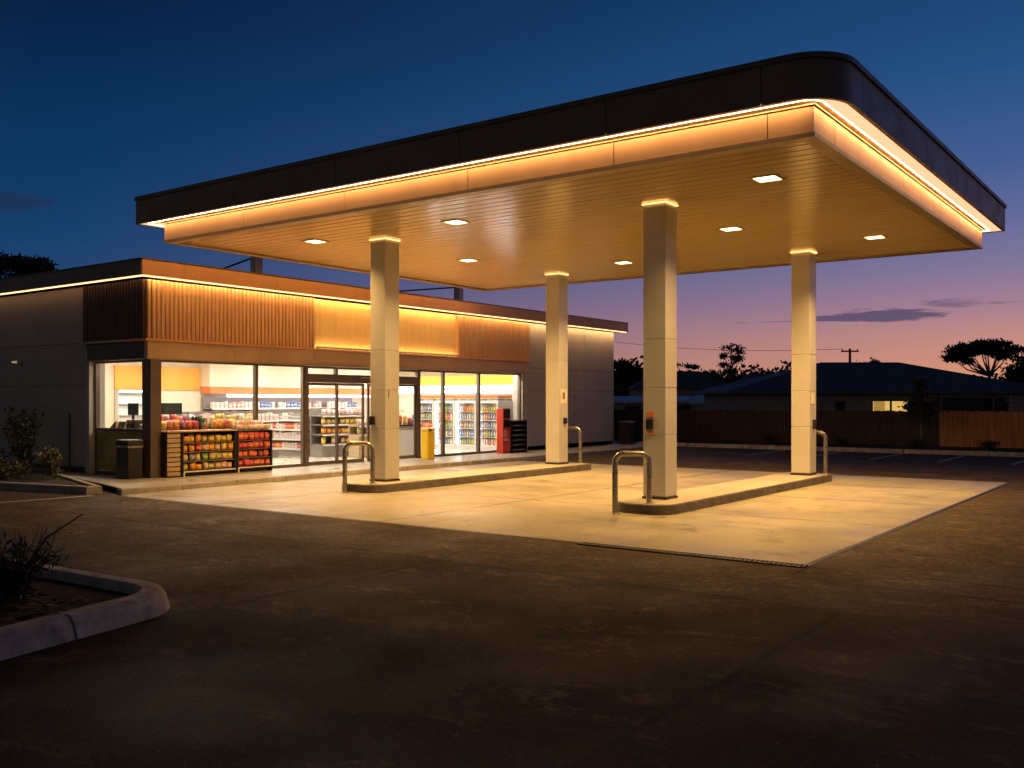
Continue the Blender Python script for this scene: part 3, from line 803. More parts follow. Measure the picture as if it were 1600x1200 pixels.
t = thing('snack_rack', 'black framed four shelf rack of mixed orange and green snack bags under the window', 'rack', (12.12, 16.5, .1))
g = MB(); g.box(11.47, 11.51, 16.34, 16.72, .1, .98); g.box(12.75, 12.79, 16.34, 16.72, .1, .98); g.box(11.51, 12.75, 16.70, 16.72, .12, .98); g.build('frame', m_black, t)
part('top', m_timber, t, 11.46, 12.80, 16.31, 16.70, .985, 1.015, b=.005)
part('base', m_black, t, 11.52, 12.74, 16.42, 16.68, .1, .19)
g = MB(); g.box(11.51, 12.75, 16.325, 16.345, .18, .205); g.box(11.50, 11.53, 16.32, 16.35, .1, .18); g.build('rail', m_shelf_white, t)
ROWZ = [.21, .40, .585, .77]
RN = ['bottom', 'second lowest', 'second highest', 'top']
for z in ROWZ: part('shelf', m_shelf, t, 11.515, 12.745, 16.36, 16.695, z - .016, z - .002)
seqs = [['olive', 'orange', 'orange', 'tan', 'olive', 'tan', 'pink', 'pink'], ['tan', 'grey', 'tan', 'green', 'olive', 'olive', 'tan', 'yellow'],
        ['orange', 'orange', 'red', 'tan', 'orange', 'tan', 'yellow', 'orange'], ['orange', 'yellow', 'orange', 'olive', 'yellow', 'yellow', 'olive', 'yellow']]
for r_, z in enumerate(ROWZ):
    for i, c in enumerate(seqs[r_]):
        place(BAG[c], 'snack_bag', (11.60 + i * .152 + random.uniform(-.02, .02), 16.42 + random.uniform(-.025, .02), z), random.uniform(-.4, .4),
              f'{c} snack bag on the {RN[r_]} shelf of the black framed rack', 'snack bag', 'snack bags on the black framed rack', (random.uniform(.8, 1.08), random.uniform(.9, 1.3), random.uniform(.62, .88)), random.uniform(-.2, .08))

t = thing('red_snack_rack', 'low rack stacked with red snack bags, right of the mixed snack rack', 'rack', (13.28, 16.5, .1))
g = MB(); g.box(12.82, 12.85, 16.34, 16.74, .1, .98); g.box(13.71, 13.74, 16.34, 16.74, .1, .98); g.box(12.85, 13.71, 16.72, 16.74, .12, 1.0); g.build('frame', m_dark, t)
part('base', m_black, t, 12.86, 13.70, 16.42, 16.70, .1, .19)
g = MB(); g.box(12.83, 13.73, 16.325, 16.345, .19, .215); g.box(12.82, 12.85, 16.32, 16.34, .1, .19); g.build('rail', m_shelf_white, t)
for z in ROWZ: part('shelf', m_shelf, t, 12.86, 13.70, 16.36, 16.715, z - .006, z + .006)
for r_, z in enumerate(ROWZ):
    for i in range(6):
        c = random.choice(['red', 'red', 'crimson'])
        place(BAG[c], 'snack_bag', (12.915 + i * .142 + random.uniform(-.02, .02), 16.41 + random.uniform(-.025, .02), z + .012), random.uniform(-.45, .45),
              f'{c} snack bag on the {RN[r_]} shelf of the low red rack', 'snack bag', 'red snack bags on the low rack', (random.uniform(.85, 1.1), random.uniform(1, 1.3), random.uniform(.68, .88)), random.uniform(-.2, .08))
part('top', m_shelf, t, 12.85, 13.71, 16.36, 16.72, .975, .99)
for i in range(6):
    for j in range(2):
        c = ['pink', 'white', 'pink', 'tan'][(i * 3 + j) % 4]
        place(BAG[c], 'snack_bag', (12.93 + i * .14, 16.42 + j * .17, .992), random.uniform(-.7, .7), f'{c} snack bag standing on top of the low red rack', 'snack bag', 'pale bags on top of the low red rack', (1.1, 1.3, .55 + .45 * j), random.uniform(-.3, .3))

# counter inside, with bright stock on it
t = thing('service_counter', 'long low counter behind the corner windows covered with colourful goods', 'counter', (12.3, 17.6, .1))
part('front', m_whiteg, t, 11.45, 13.6, 17.06, 17.5, .105, .96)
part('front', m_timber, t, 11.14, 11.42, 17.06, 18.6, .105, .96)
part('top', m_timber, t, 11.12, 13.66, 17.03, 17.55, .965, 1.0, b=.006)
part('top', m_timber, t, 11.12, 11.46, 17.56, 18.65, .965, 1.0, b=.006)
front = ['yellow', 'red', 'orange', 'purple', 'red', 'crimson', None, None, 'orange', 'orange', 'red', 'yellow', 'yellow', 'olive']
rear = ['red', 'purple', 'crimson', 'red', 'purple', 'grey', 'purple', 'pink', 'tan', 'yellow', 'olive', 'olive', 'tan', 'white']
for rw, (nm, lst) in enumerate((('front', front), ('back', rear))):
    for i, c in enumerate(lst):
        if c is None: continue
        place(BAG[c], 'gift_bag', (11.48 + i * .155 + .06 * rw, 17.12 + .2 * rw, 1.0), random.uniform(-.45, .45), f'plump {c} bag in the {nm} row on the counter behind the corner window', 'bag', 'bags on the counter behind the corner window', (.95, 1.5, random.uniform(.85, 1.15) + .55 * rw), random.uniform(-.12, .12))
for i, c in enumerate(['orange', 'red', 'orange', 'tan']):
    place(BAG[c], 'gift_bag', (11.24, 17.06 + i * .13, 1.0), R(-90) + random.uniform(-.3, .3), f'plump {c} bag on the counter end by the side window', 'bag', 'bags on the counter behind the corner window', (.9, 1.4, random.uniform(.6, .9)))
for i, x in enumerate((12.3, 12.42)):
    t = thing('potted_herb', 'small leafy green potted herb on the counter' + (', with the darker leaves' if i == 0 else ', with the brighter leaves'), 'plant', (x, 17.2, 1.0), group='potted herbs on the counter')
    g = MB(); g.lathe([(.04, 1.0), (.055, 1.09), (.05, 1.09)], x, 17.2, 10); g.build('pot', m_dark, t)
    g = MB()
    for k in range(160):
        g.leaf((x + random.gauss(0, .055), 17.2 + random.gauss(0, .05), 1.14 + abs(random.gauss(0, .06))), .06, .6)
    g.build('leaves', M('herb leaves', (.05, .2, .03) if i else (.04, .10, .03), .5, 0, .3, 8), t)
# till screens, coffee machine
for (x, y, w, lab) in ((12.95, 19.0, .48, 'wide dark till screen seen just right of the corner pillar'), (11.95, 18.9, .22, 'small dark till screen seen just left of the corner pillar')):
    t = thing('till_screen', lab, 'screen', (x, y, 1.0), R(-28), group='till screens behind the counter')
    part('panel', m_screen, t, -w / 2, w / 2, -.02, .02, .30, .56, b=.006, local=True)
    part('stand', m_black, t, -.03, .03, -.015, .03, .01, .30, local=True)
    part('foot', m_black, t, -.1, .1, -.08, .08, 0, .012, local=True)
t = thing('till_desk', 'dark inner till desk behind the corner counter', 'desk', (12.4, 18.95, .1))
part('body', m_shelf, t, 11.5, 13.4, 18.75, 19.25, .105, .97); part('top', m_dark, t, 11.46, 13.44, 18.7, 19.3, .972, .998)
t = thing('coffee_machine', 'boxy dark coffee machine on the counter left of the corner pillar', 'coffee machine', (11.27, 17.25, 1.0))
part('body', m_dark, t, 11.16, 11.40, 17.62, 17.90, 1.0, 1.22, b=.01); part('panel', m_orange, t, 11.155, 11.16, 17.66, 17.86, 1.14, 1.2); part('dial', m_shelf, t, 11.15, 11.16, 17.72, 17.79, 1.05, 1.12)
t = thing('glass_food_cabinet', 'low slope fronted glass food cabinet on the counter in the side window', 'cabinet', (11.27, 18.3, 1.0))
g = MB(); g.poly([(11.15, 18.0, 1.0), (11.42, 18.0, 1.0), (11.42, 18.0, 1.18), (11.22, 18.0, 1.18), (11.15, 18.55, 1.0), (11.42, 18.55, 1.0), (11.42, 18.40, 1.18), (11.22, 18.40, 1.18)], [(0, 1, 2, 3), (4, 7, 6, 5), (0, 3, 7, 4), (1, 5, 6, 2), (3, 2, 6, 7)])
g.build('case', M('smoky food case', (.30, .26, .16), .15, 0, .2, 5), t)
part('divider', m_ochre, t, 11.145, 11.43, 18.24, 18.26, 1.0, 1.185)

# wall cabinets behind the till
t = thing('wall_cabinet', 'white backlit wall cabinet with thin shelves below the orange panel', 'cabinet', (14.9, 23.4, .1))
part('case', m_whiteg, t, 14.36, 15.55, 23.40, 23.56, .9, 1.9)
for z in (1.2, 1.5, 1.8): part('shelf', m_shelf, t, 14.38, 15.53, 23.30, 23.40, z, z + .025)
part('light_bar', e_bar, t, 14.4, 15.5, 23.36, 23.395, 1.845, 1.885)

COLS = list(PACK.keys())
def stocked(name, label, cat, x0, x1, y0, y1, levels, facing, cols, pitch=.125, itemname='packet', meshes=PKT, grp='', edge=m_shelf_white, maxz=None, body=m_shelf, noitems=()):
    """a shelf unit whose open side faces -X or -Y, with one row of goods on each level"""
    t = thing(name, label, cat, ((x0 + x1) / 2, (y0 + y1) / 2, .1))
    top = maxz or levels[-1] + .3
    if facing == 'y': part('back', body, t, x0, x1, y1 - .03, y1, .105, top)
    else: part('back', body, t, x1 - .03, x1, y0, y1, .105, top)
    part('base', body, t, x0, x1, y0 + .02, y1 - .031, .105, levels[0] - .03) if facing == 'y' else part('base', body, t, x0 + .02, x1 - .031, y0, y1, .105, levels[0] - .03)
    for li, z in enumerate(levels):
        if facing == 'y': s_ = part('shelf', body, t, x0, x1, y0, y1 - .031, z - .025, z - .001); part('price_strip', edge, s_, x0, x1, y0 - .012, y0 - .001, z - .045, z + .004)
        else: s_ = part('shelf', body, t, x0, x1 - .031, y0, y1, z - .025, z - .001); part('price_strip', edge, s_, x0 - .012, x0 - .001, y0, y1, z - .045, z + .004)
        if li in noitems: continue
        a0, a1 = (x0, x1) if facing == 'y' else (y0, y1)
        n = int((a1 - a0 - .06) / pitch); cs = cols[li % len(cols)]
        c = random.choice(cs)
        lv = ['lowest', 'second', 'third', 'fourth', 'fifth', 'sixth'][li]
        for i in range(n):
            if random.random() < .45: c = random.choice(cs)
            if random.random() < .05: continue
            a = a0 + .03 + pitch * (i + .5); s = random.uniform(.72, 1.05)
            loc = (a, y0 + .10, z) if facing == 'y' else (x0 + .10, a, z)
            place(meshes[c], itemname, loc, (0 if facing == 'y' else R(-90)) + random.uniform(-.06, .06), f'{c} {itemname.replace("_", " ")} on the {lv} shelf of the {grp}', itemname.replace('_', ' '), f'goods on the {grp}', (1, 1, s))
    return t
stocked('wall_shelf', 'long wall shelf of pale packets under the red orange stripe', 'shelf', 17.05, 23.0, 23.05, 23.5, [.3, .58, .86, 1.14, 1.40], 'y',
        [['orange', 'tan', 'red', 'white'], ['orange', 'white', 'pink', 'tan'], ['white', 'pink', 'grey', 'olive'], ['orange', 'tan', 'pink', 'yellow'], ['white', 'pink', 'white', 'blue']], pitch=.145, grp='long back wall shelf', maxz=1.72)
stocked('gondola_shelf', 'dark shelf unit of packets seen end on left of the entrance doors', 'shelf', 17.5, 18.0, 19.6, 22.2, [.32, .58, .84, 1.10], 'x',
        [['orange', 'red', 'tan', 'white'], ['white', 'orange', 'red'], ['red', 'white', 'pink', 'tan'], ['white', 'grey', 'white', 'tan']], pitch=.125, grp='dark shelf left of the doors', maxz=1.36)
stocked('produce_gondola', 'shelf unit of orange and green goods seen through the entrance doors', 'shelf', 17.55, 19.3, 19.0, 19.5, [.45, .72, .98, 1.22], 'y',
        [['yellow', 'orange', 'tan'], ['orange', 'orange', 'yellow'], ['green', 'green', 'olive', 'yellow'], ['pink', 'orange', 'white']], pitch=.17, itemname='snack_bag', meshes=BAG, grp='shelf seen through the doors', maxz=1.42)
stocked('pale_gondola', 'waist high shelf of pale packets behind the corner counter', 'shelf', 14.0, 16.9, 20.0, 20.45, [.36, .62, .88, 1.10], 'y',
        [['white', 'tan', 'pink'], ['pink', 'white', 'orange'], ['olive', 'white', 'tan', 'yellow'], ['white', 'pink', 'white', 'tan', 'olive']], pitch=.13, grp='waist high shelf behind the counter', maxz=1.34)
stocked('low_gondola', 'low timber fronted shelf of bags just inside the doors', 'shelf', 18.0, 19.3, 18.1, 18.5, [.72, .95], 'y',
        [['orange', 'orange', 'tan'], ['red', 'white', 'orange']], pitch=.16, itemname='snack_bag', meshes=BAG, grp='low shelf inside the doors', maxz=1.0, body=m_timber)
stocked('stack_display', 'yellow display stand of bags behind the yellow bin', 'display stand', 20.1, 20.7, 19.0, 19.4, [.9, 1.12, 1.34], 'y',
        [['olive', 'green'], ['yellow', 'yellow'], ['red', 'white']], pitch=.17, itemname='snack_bag', meshes=BAG, grp='yellow display stand', maxz=1.5, body=m_binyellow)
t = thing('white_counter', 'short white counter with a dark top seen through the doors, behind the yellow bin', 'counter', (19.5, 18.1, .1))
part('front', m_whiteg, t, 18.95, 20.0, 17.7, 18.2, .105, .92); part('top', m_dark, t, 18.92, 20.03, 17.67, 18.23, .925, .96)
for i, c in enumerate(['orange', 'red', 'yellow', 'red', 'blue']):
    place(BAG[c], 'snack_bag', (19.05 + i * .19, 17.8, .962), random.uniform(-.3, .3), f'{c} bag standing on the short white counter', 'snack bag', 'bags on the short white counter', (1.1, 1.2, random.uniform(.9, 1.5)))
# lit drink coolers along the far wall
for ci, (y0, lab) in enumerate(((17.35, 'bright glass door drinks cooler nearest the front window'), (18.2, 'bright glass door drinks cooler beside the one at the window'), (19.05, 'bright glass door drinks cooler further in, before the last one'), (19.9, 'bright glass door drinks cooler deepest inside the shop'))):
    x0, y1 = 23.1, y0 + .83
    t = thing('drinks_cooler', lab, 'cooler', (23.45, y0 + .41, .1), group='drinks coolers along the inner wall')
    g = MB(); g.box(x0 + .7, x0 + .75, y0, y1, .105, 1.62); g.box(x0, x0 + .7, y0, y0 + .03, .105, 1.62); g.box(x0, x0 + .7, y1 - .03, y1, .105, 1.62); g.box(x0, x0 + .7, y0 + .03, y1 - .03, 1.58, 1.62); g.box(x0, x0 + .7, y0 + .03, y1 - .03, .105, .22); g.build('case', m_whiteg, t)
    hd = part('header', m_blue if False else PACK['blue'], t, x0 - .01, x0 + .7, y0, y1, 1.622, 1.67)
    part('stripe', m_yellow, hd, x0 - .015, x0 + .7, y0, y1, 1.672, 1.705); part('stripe', m_red_or, hd, x0 - .03, x0 + .7, y0, y1, 1.707, 1.78)
    part('light_tube', e_cool, t, x0 + .04, x0 + .07, y0 + .035, y0 + .06, .25, 1.55); part('light_tube', e_cool, t, x0 + .04, x0 + .07, y1 - .06, y1 - .035, .25, 1.55)
    g = MB(); g.box(x0 - .03, x0 - .002, y0 + .005, y0 + .045, .22, 1.58); g.box(x0 - .03, x0 - .002, y1 - .045, y1 - .005, .22, 1.58); g.box(x0 - .03, x0 - .002, y0 + .045, y1 - .045, 1.54, 1.58); g.box(x0 - .03, x0 - .002, y0 + .045, y1 - .045, .22, .26)
    d = g.build('door', m_whiteg, t)
    g = MB(); g.face([(x0 - .016, y0 + .045, .26), (x0 - .016, y1 - .045, .26), (x0 - .016, y1 - .045, 1.54), (x0 - .016, y0 + .045, 1.54)]); g.build('pane', m_glass, d)
    for li, z in enumerate((.24, .5, .76, 1.02, 1.28)):
        part('shelf', m_shelf_white, t, x0 + .09, x0 + .69, y0 + .035, y1 - .035, z - .014, z)
        for i in range(8):
            c = random.choice([['orange', 'red', 'white'], ['olive', 'grey', 'green'], ['blue', 'grey', 'tan'], ['grey', 'red', 'tan'], ['green', 'orange', 'white', 'grey'], ][(li + ci) % 5])
            place(BOT[c], 'drink_bottle', (x0 + .16, y0 + .10 + i * .09, z), random.uniform(0, 6), f'{c} drink bottle on the {["lowest", "second", "third", "fourth", "top"][li]} shelf of the {["nearest", "second", "third", "deepest"][ci]} cooler from the window', 'bottle', 'bottles in the drinks coolers')

for o in C.objects:                                    # stand the racks close to the glass
    if o.parent is None and (o.name.split('.')[0] in ('slatted_cabinet', 'snack_rack', 'red_snack_rack') or o.get('group') in ('snack bags on the black framed rack', 'red snack bags on the low rack', 'pale bags on top of the low red rack')):
        o.location.y += .12
# ------------------------------------------------------------------ things on the footpath
t = thing('litter_bin', 'square black litter bin beside the dark corner pillar', 'bin', (10.64, 16.95, .1))
part('body', m_black, t, 10.49, 10.80, 16.76, 17.16, .1, .70, b=.012)
part('band', m_steel, t, 10.482, 10.808, 16.752, 17.168, .705, .735)
part('lid', m_black, t, 10.48, 10.81, 16.75, 17.17, .74, .84, b=.012)
part('lid_rim', m_steel, t, 10.485, 10.805, 16.755, 17.165, .842, .855)
t = thing('yellow_bin', 'tall narrow yellow bin standing by the right door post', 'bin', (18.75, 16.45, .1))
part('body', m_binyellow, t, 18.68, 18.95, 16.30, 16.55, .1, .82, b=.02)
part('lid', m_binyellow, t, 18.67, 18.96, 16.29, 16.56, .825, .90, b=.025)
part('flap', m_black, t, 18.70, 18.80, 16.282, 16.292, .84, .88)
part('plinth', m_dark, t, 18.69, 18.94, 16.31, 16.54, .1, .105) if False else None
t = thing('red_kiosk', 'tall red cabinet with two dark screens outside the right window', 'kiosk', (22.1, 16.6, .1))
part('body', m_red, t, 22.06, 22.42, 16.40, 16.64, .1, 1.40, b=.012)
part('screen', m_screen, t, 22.09, 22.39, 16.388, 16.399, 1.12, 1.37)
part('screen', m_screen, t, 22.09, 22.39, 16.388, 16.399, .84, 1.06)
g = MB()
for q in ((22.10, 22.22, .74, .755), (22.10, 22.22, .60, .615), (22.10, 22.113, .615, .74), (22.207, 22.22, .615, .74), (22.22, 22.32, .66, .675), (22.15, 22.19, .54, .57), (22.10, 22.32, .47, .505)):
    g.box(q[0], q[1], 16.39, 16.399, q[2], q[3])
g.build('printed_mark', m_whitemark, t)
t = thing('crate_rack', 'low black rack of stacked crates with pale strips, right of the red cabinet', 'rack', (22.86, 16.6, .1))
g = MB(); g.box(22.44, 22.48, 16.40, 16.78, .1, 1.0); g.box(23.22, 23.26, 16.40, 16.78, .1, 1.0); g.box(22.48, 23.22, 16.76, 16.78, .1, 1.0); g.box(22.44, 23.26, 16.38, 16.79, 1.0, 1.04, b=.01); g.build('frame', m_black, t)
for i in range(6):
    z = .14 + i * .143
    s_ = part('shelf', m_black, t, 22.482, 23.218, 16.41, 16.755, z, z + .075, b=.008)
    part('label_strip', M('pale strip', (.30, .30, .24), .5, 0, .5, 14), s_, 22.56 + .02 * (i % 2), 23.1 - .05 * (i % 3), 16.402, 16.409, z + .03, z + .052)
t = thing('slim_bin', 'dark slim bin at the far corner of the shop', 'bin', (29.5, 16.6, .1))
part('body', m_dark, t, 29.35, 29.75, 16.35, 16.75, .1, .85, b=.015); part('lid', m_steel, t, 29.33, 29.77, 16.33, 16.77, .855, .90, b=.012)

# posts and stays on the shop roof, seen below the canopy
t = thing('roof_post', 'square pale post on the shop roof with a stay rod, nearer the side wall', 'post', (14.0, 18.6, 4.16), group='posts standing on the shop roof')
part('shaft', m_colpanel, t, 14.45, 14.65, 17.9, 18.1, 4.16, 5.9, b=.005); g = MB(); g.tube([(14.5, 18.1, 4.95), (14.0, 21.0, 4.3)], .022, 6); g.build('stay_rod', m_dark, t)
t = thing('roof_post', 'square pale post on the shop roof with a stay rod, further along the shop', 'post', (20.9, 18.0, 4.16), group='posts standing on the shop roof')
part('shaft', m_colpanel, t, 21.9, 22.1, 17.9, 18.1, 4.16, 5.9, b=.005); g = MB(); g.tube([(21.95, 18.1, 4.98), (17.2, 20.0, 4.35)], .022, 6); g.build('stay_rod', m_dark, t)
t = thing('roof_mast', 'thin dark mast on the shop roof between the two square posts', 'mast', (20.0, 18.4, 4.16))
g = MB(); g.tube([(20.35, 19.2, 4.16), (20.35, 19.2, 5.8)], .04, 8); g.build('shaft', m_dark, t); part('foot', m_dark, t, 20.25, 20.45, 19.1, 19.3, 4.16, 4.18)

# ------------------------------------------------------------------ fences, houses and trees beyond
def fence(name, label, y0, y1, mat, x=34.4, top=1.27):
    t = thing(name, label, 'fence', (x, (y0 + y1) / 2, .05), group='paling fences behind the parking bays')
    g = MB(); y = y0
    while y < y1:
        h = top + random.uniform(-.02, .02); g.box(x + random.uniform(0, .012), x + .022, y, min(y + .092, y1), .05, h); y += .1
    g.build('palings', mat, t)
    g = MB()
    for z in (.3, .95): g.box(x + .024, x + .07, y0, y1, z, z + .09)
    g.build('rails', m_bark, t)
    y = y0 + .3
    while y < y1: part('post', m_bark, t, x + .072, x + .16, y, y + .09, 0, top - .05); y += 2.4
fence('paling_fence', 'long paling fence coloured dark for shade, behind the parking bays', 7.35, 40, m_fence_shade)
fence('paling_fence', 'end of the paling fence coloured reddish brown for the light on it, at the right edge of the picture', -16, 7.33, m_fence_lit)

def hip_house(name, label, loc, rz, w, d, eave, ridge, roofm, wallm, over=.6, rw=None):
    t = thing(name, label, 'house', loc, rz)
    part('wall', wallm, t, -w / 2, w / 2, -d / 2, d / 2, -1.5, eave - .05, local=True)
    a, b = w / 2 + over, d / 2 + over; rl = (rw if rw is not None else max(.3, w / 2 - d / 2))
    g = MB()
    g.poly([(-a, -b, eave), (a, -b, eave), (a, b, eave), (-a, b, eave), (-rl, 0, ridge), (rl, 0, ridge), (-a, -b, eave - .14), (a, -b, eave - .14), (a, b, eave - .14), (-a, b, eave - .14)],
           [(0, 1, 5, 4), (1, 2, 5), (2, 3, 4, 5), (3, 0, 4), (0, 6, 7, 1), (1, 7, 8, 2), (2, 8, 9, 3), (3, 9, 6, 0), (6, 9, 8, 7)])
    g.build('roof', roofm, t, local=True)
    return t
VA = A0 - math.pi / 2           # facing the camera
p = at(1392, 627, 47.75) + Vector((math.cos(A0), math.sin(A0), 0)) * 4.25
h = hip_house('brick_house', 'long low brick house with a dark hipped roof and one lit window', (p.x, p.y, 0), VA, 15.2, 8.5, 2.12, 3.72, m_roof_dark, m_house, .7, 2.1)
w0 = 52 / 1495.
def hx(px): return (px - 1392) / 1495 * 47.75
y_f = -4.25
f = MB()
for q in ((hx(1362), hx(1420), 1.60, 1.63), (hx(1362), hx(1420), 1.06, 1.09), (hx(1362), hx(1363.5), 1.09, 1.60), (hx(1390), hx(1393), 1.09, 1.60), (hx(1418.5), hx(1420), 1.09, 1.60)):
    f.box(q[0], q[1], y_f - .05, y_f - .002, q[2], q[3])
wf = f.build('window', m_dark, h, local=True)
g = MB(); g.face([(hx(1363.5), y_f - .012, 1.09), (hx(1418.5), y_f - .012, 1.09), (hx(1418.5), y_f - .012, 1.60), (hx(1363.5), y_f - .012, 1.60)]); g.build('pane', e_home, wf, local=True)
part('curtain', E('lit curtain', (1.0, .56, .12), .38), wf, hx(1365), hx(1382), y_f - .03, y_f - .016, 1.09, 1.60, local=True)
wf = part('window', m_voiddark, h, hx(1305), hx(1320), y_f - .03, y_f - .004, 1.1, 1.62, local=True)
part('patio_opening', m_voiddark, h, hx(1464), hx(1575), y_f - .04, y_f - .003, .2, 1.78, local=True)
for px in (1464, 1545, 1571): part('patio_post', m_barkpale if px != 1571 else m_wall_lit, h, hx(px) - .04, hx(px) + .04, y_f - .5, y_f - .42, -.5, 1.95, local=True)
g = MB(); g.box(hx(1564), hx(1580), y_f - .5, y_f - .44, 1.62, 1.68); g.build('patio_lamp', m_wall_lit, h, local=True)

p = at(1128, 627, 62)
h = hip_house('pale_roof_house', 'small house with a pale metal roof beyond the dark fence', (p.x, p.y, 0), VA + .2, 3.1, 5, 1.55, 2.3, m_roof_pale, m_house_pale, .3, .9)
part('window', m_voiddark, h, -.9, -.1, -2.54, -2.502, .7, 1.25, local=True); part('window', m_voiddark, h, .5, 1.1, -2.54, -2.502, .7, 1.25, local=True)
p = at(1010, 627, 66)
h = hip_house('flat_roof_house', 'wide low house with a flat pale roof edge behind the far shop corner', (p.x, p.y, 0), VA - .1, 7.5, 5, 1.62, 1.95, m_roof_pale, m_house_pale, .3, 3)
for i in range(4): part('window', m_voiddark, h, -3.2 + i * 1.7, -2.2 + i * 1.7, -2.54, -2.502, .9, 1.3, local=True)
p = at(1205, 627, 90)
h = hip_house('far_house', 'distant dark house with a blue grey roof left of the lit house', (p.x, p.y, 0), VA + .1, 8, 6, 2.6, 4.2, m_roof_dark, m_house, .4, 2)
part('window', m_voiddark, h, -2, -1, -3.04, -3.002, 1.2, 2.0, local=True)
p = at(1060, 627, 95)
h = hip_house('far_house', 'distant dark house with a low roof under the wooded ridge', (p.x, p.y, 0), VA, 9, 6, 2.9, 4.6, m_roof_dark, m_house, .4, 2)
part('window', m_voiddark, h, 1, 2, -3.04, -3.002, 1.2, 2.0, local=True)

# hill and far woods
g = MB()
def hill_h(s): return 2.2 + 5.5 * math.exp(-((s - .12) / .16) ** 2) + 3.0 * math.exp(-((s - .5) / .2) ** 2) + 1.5 * math.sin(s * 17) * .3
N_ = 90; rows = [(150, 0.), (170, .7), (200, 1.), (260, .55), (320, 0)]
vs = []
for d, k in rows:
    for i in range(N_):
        s = -.75 + 1.6 * i / (N_ - 1); q = at(800 + s * 1495, 627, d); vs.append((q.x, q.y, hill_h(s) * k - .3))
g.sm = True
g.poly(vs, [(r * N_ + i, r * N_ + i + 1, (r + 1) * N_ + i + 1, (r + 1) * N_ + i) for r in range(len(rows) - 1) for i in range(N_ - 1)])
struct('hill', g, m_hill)
g = MB()
for i in range(520):
    px = random.uniform(930, 1720); d = random.uniform(105, 150)
    q = at(px, 627, d)
    hgt = 4.6 + 2.2 * mnoise.noise(Vector((px * .02, d * .05, 0))) + random.uniform(-.5, 1.0)
    if px > 1240: hgt *= .8
    for k in range(64):
        a = random.gauss(0, 1); b = random.gauss(0, 1)
        g.leaf((q.x + a * 1.1, q.y + b * 1.1, max(.2, hgt - .25 * a * a - abs(random.gauss(0, 1.3)))), .55, .7)
struct('distant_trees', g, m_leaf, 'stuff')

def tree(name, label, cat, loc, clusters, leaf, nleaf, r0=.15, group=None, bark=m_bark, lm=m_leaf, fork=.45):
    """clusters: (x, y, z, rx, ry, rz) relative to the foot"""
    t = thing(name, label, cat, loc, group=group)
    g = MB(); top = max(c[2] for c in clusters); base = Vector((0, 0, -.1)); fk = Vector((.1 * r0, 0, top * fork))
    g.tube([base, fk * .5 + Vector((r0 * .4, 0, 0)), fk], [r0 * 1.25, r0, r0 * .8], 8)
    for c in clusters:
        e = Vector(c[:3]); mid = fk.lerp(e, .55) + Vector((random.uniform(-.1, .1), random.uniform(-.1, .1), -.08 * top * random.random()))
        g.tube([fk, mid, e], [r0 * .55, r0 * .32, r0 * .1], 6)
        for k in range(5):
            q = e + Vector((random.gauss(0, c[3] * .55), random.gauss(0, c[4] * .55), random.gauss(0, c[5] * .5)))
            g.tube([mid.lerp(e, random.uniform(.3, .9)), q], [r0 * .14, r0 * .04], 5, close=False)
    g.build('trunk', bark, t, local=True)
    g = MB()
    for c in clusters:
        subs = [Vector((random.gauss(0, .5) * c[3], random.gauss(0, .5) * c[4], random.gauss(0, .5) * c[5])) for _ in range(9)]
        for k in range(nleaf):
            s_ = random.choice(subs); m_s = .33
            q = Vector(c[:3]) + s_ + Vector((random.gauss(0, m_s) * c[3], random.gauss(0, m_s) * c[4], random.gauss(0, m_s) * c[5]))
            g.leaf(q, leaf, .5)
    g.build('crown', lm, t, local=True)
    return t
def cl(pxs, base_px, d):
    """cluster list from sizes in metres at distance d, spread sideways as seen from the forecourt"""
    out = []
    rx, ry = math.sin(A0), -math.cos(A0)
    for px, py, w, hh in pxs:
        l = (px - base_px) / 1495 * d; z = 1.6 - (py - 627) * d / 1495; k = random.uniform(-.6, .6) * w * d / 1495
        rr = w * d / 1495
        out.append((rx * l + math.cos(A0) * k, ry * l + math.sin(A0) * k, z, rr, rr, hh * d / 1495))
    return out
def foot(px, d):
    q = at(px, 627, d); return (q.x, q.y, 0)
tree('gum_tree', 'tall open crowned tree standing above the pale roof house', 'tree', foot(1141, 85), cl([(1141, 545, 9, 6), (1153, 548, 7, 6), (1131, 556, 8, 5), (1148, 562, 10, 6), (1128, 571, 6, 3), (1140, 578, 9, 5), (1156, 559, 5, 3)], 1141, 85), .26, 150, .13, fork=.72)
tree('flat_top_tree', 'wide flat topped tree behind the right end of the lit house', 'tree', foot(1546, 80), cl([(1497, 549, 15, 5), (1512, 543, 17, 5), (1530, 539, 18, 5), (1548, 537, 18, 4), (1566, 540, 16, 5), (1580, 546, 12, 5), (1488, 559, 9, 3), (1504, 556, 13, 4), (1522, 551, 14, 4), (1540, 547, 15, 4), (1573, 555, 12, 4), (1558, 549, 13, 4), (1515, 563, 10, 3)], 1548, 80), .30, 420, .17, fork=.58)
tree('dense_tree', 'dense dark tree at the right edge behind the house', 'tree', foot(1612, 70), cl([(1600, 572, 20, 10), (1620, 560, 20, 10), (1585, 588, 16, 9), (1640, 570, 20, 12)], 1612, 70), .32, 700, .2)
tree('round_tree', 'small rounded tree peeping over the left end of the dark hipped roof', 'tree', foot(1362, 92), cl([(1352, 572, 8, 4), (1362, 569, 9, 4), (1372, 571, 7, 4)], 1362, 92), .32, 240, .14)
tree('bushy_tree', 'bushy low tree just right of the far column', 'tree', foot(1292, 100), cl([(1284, 585, 10, 5), (1300, 582, 10, 5), (1312, 580, 8, 5)], 1292, 100), .36, 260, .14)
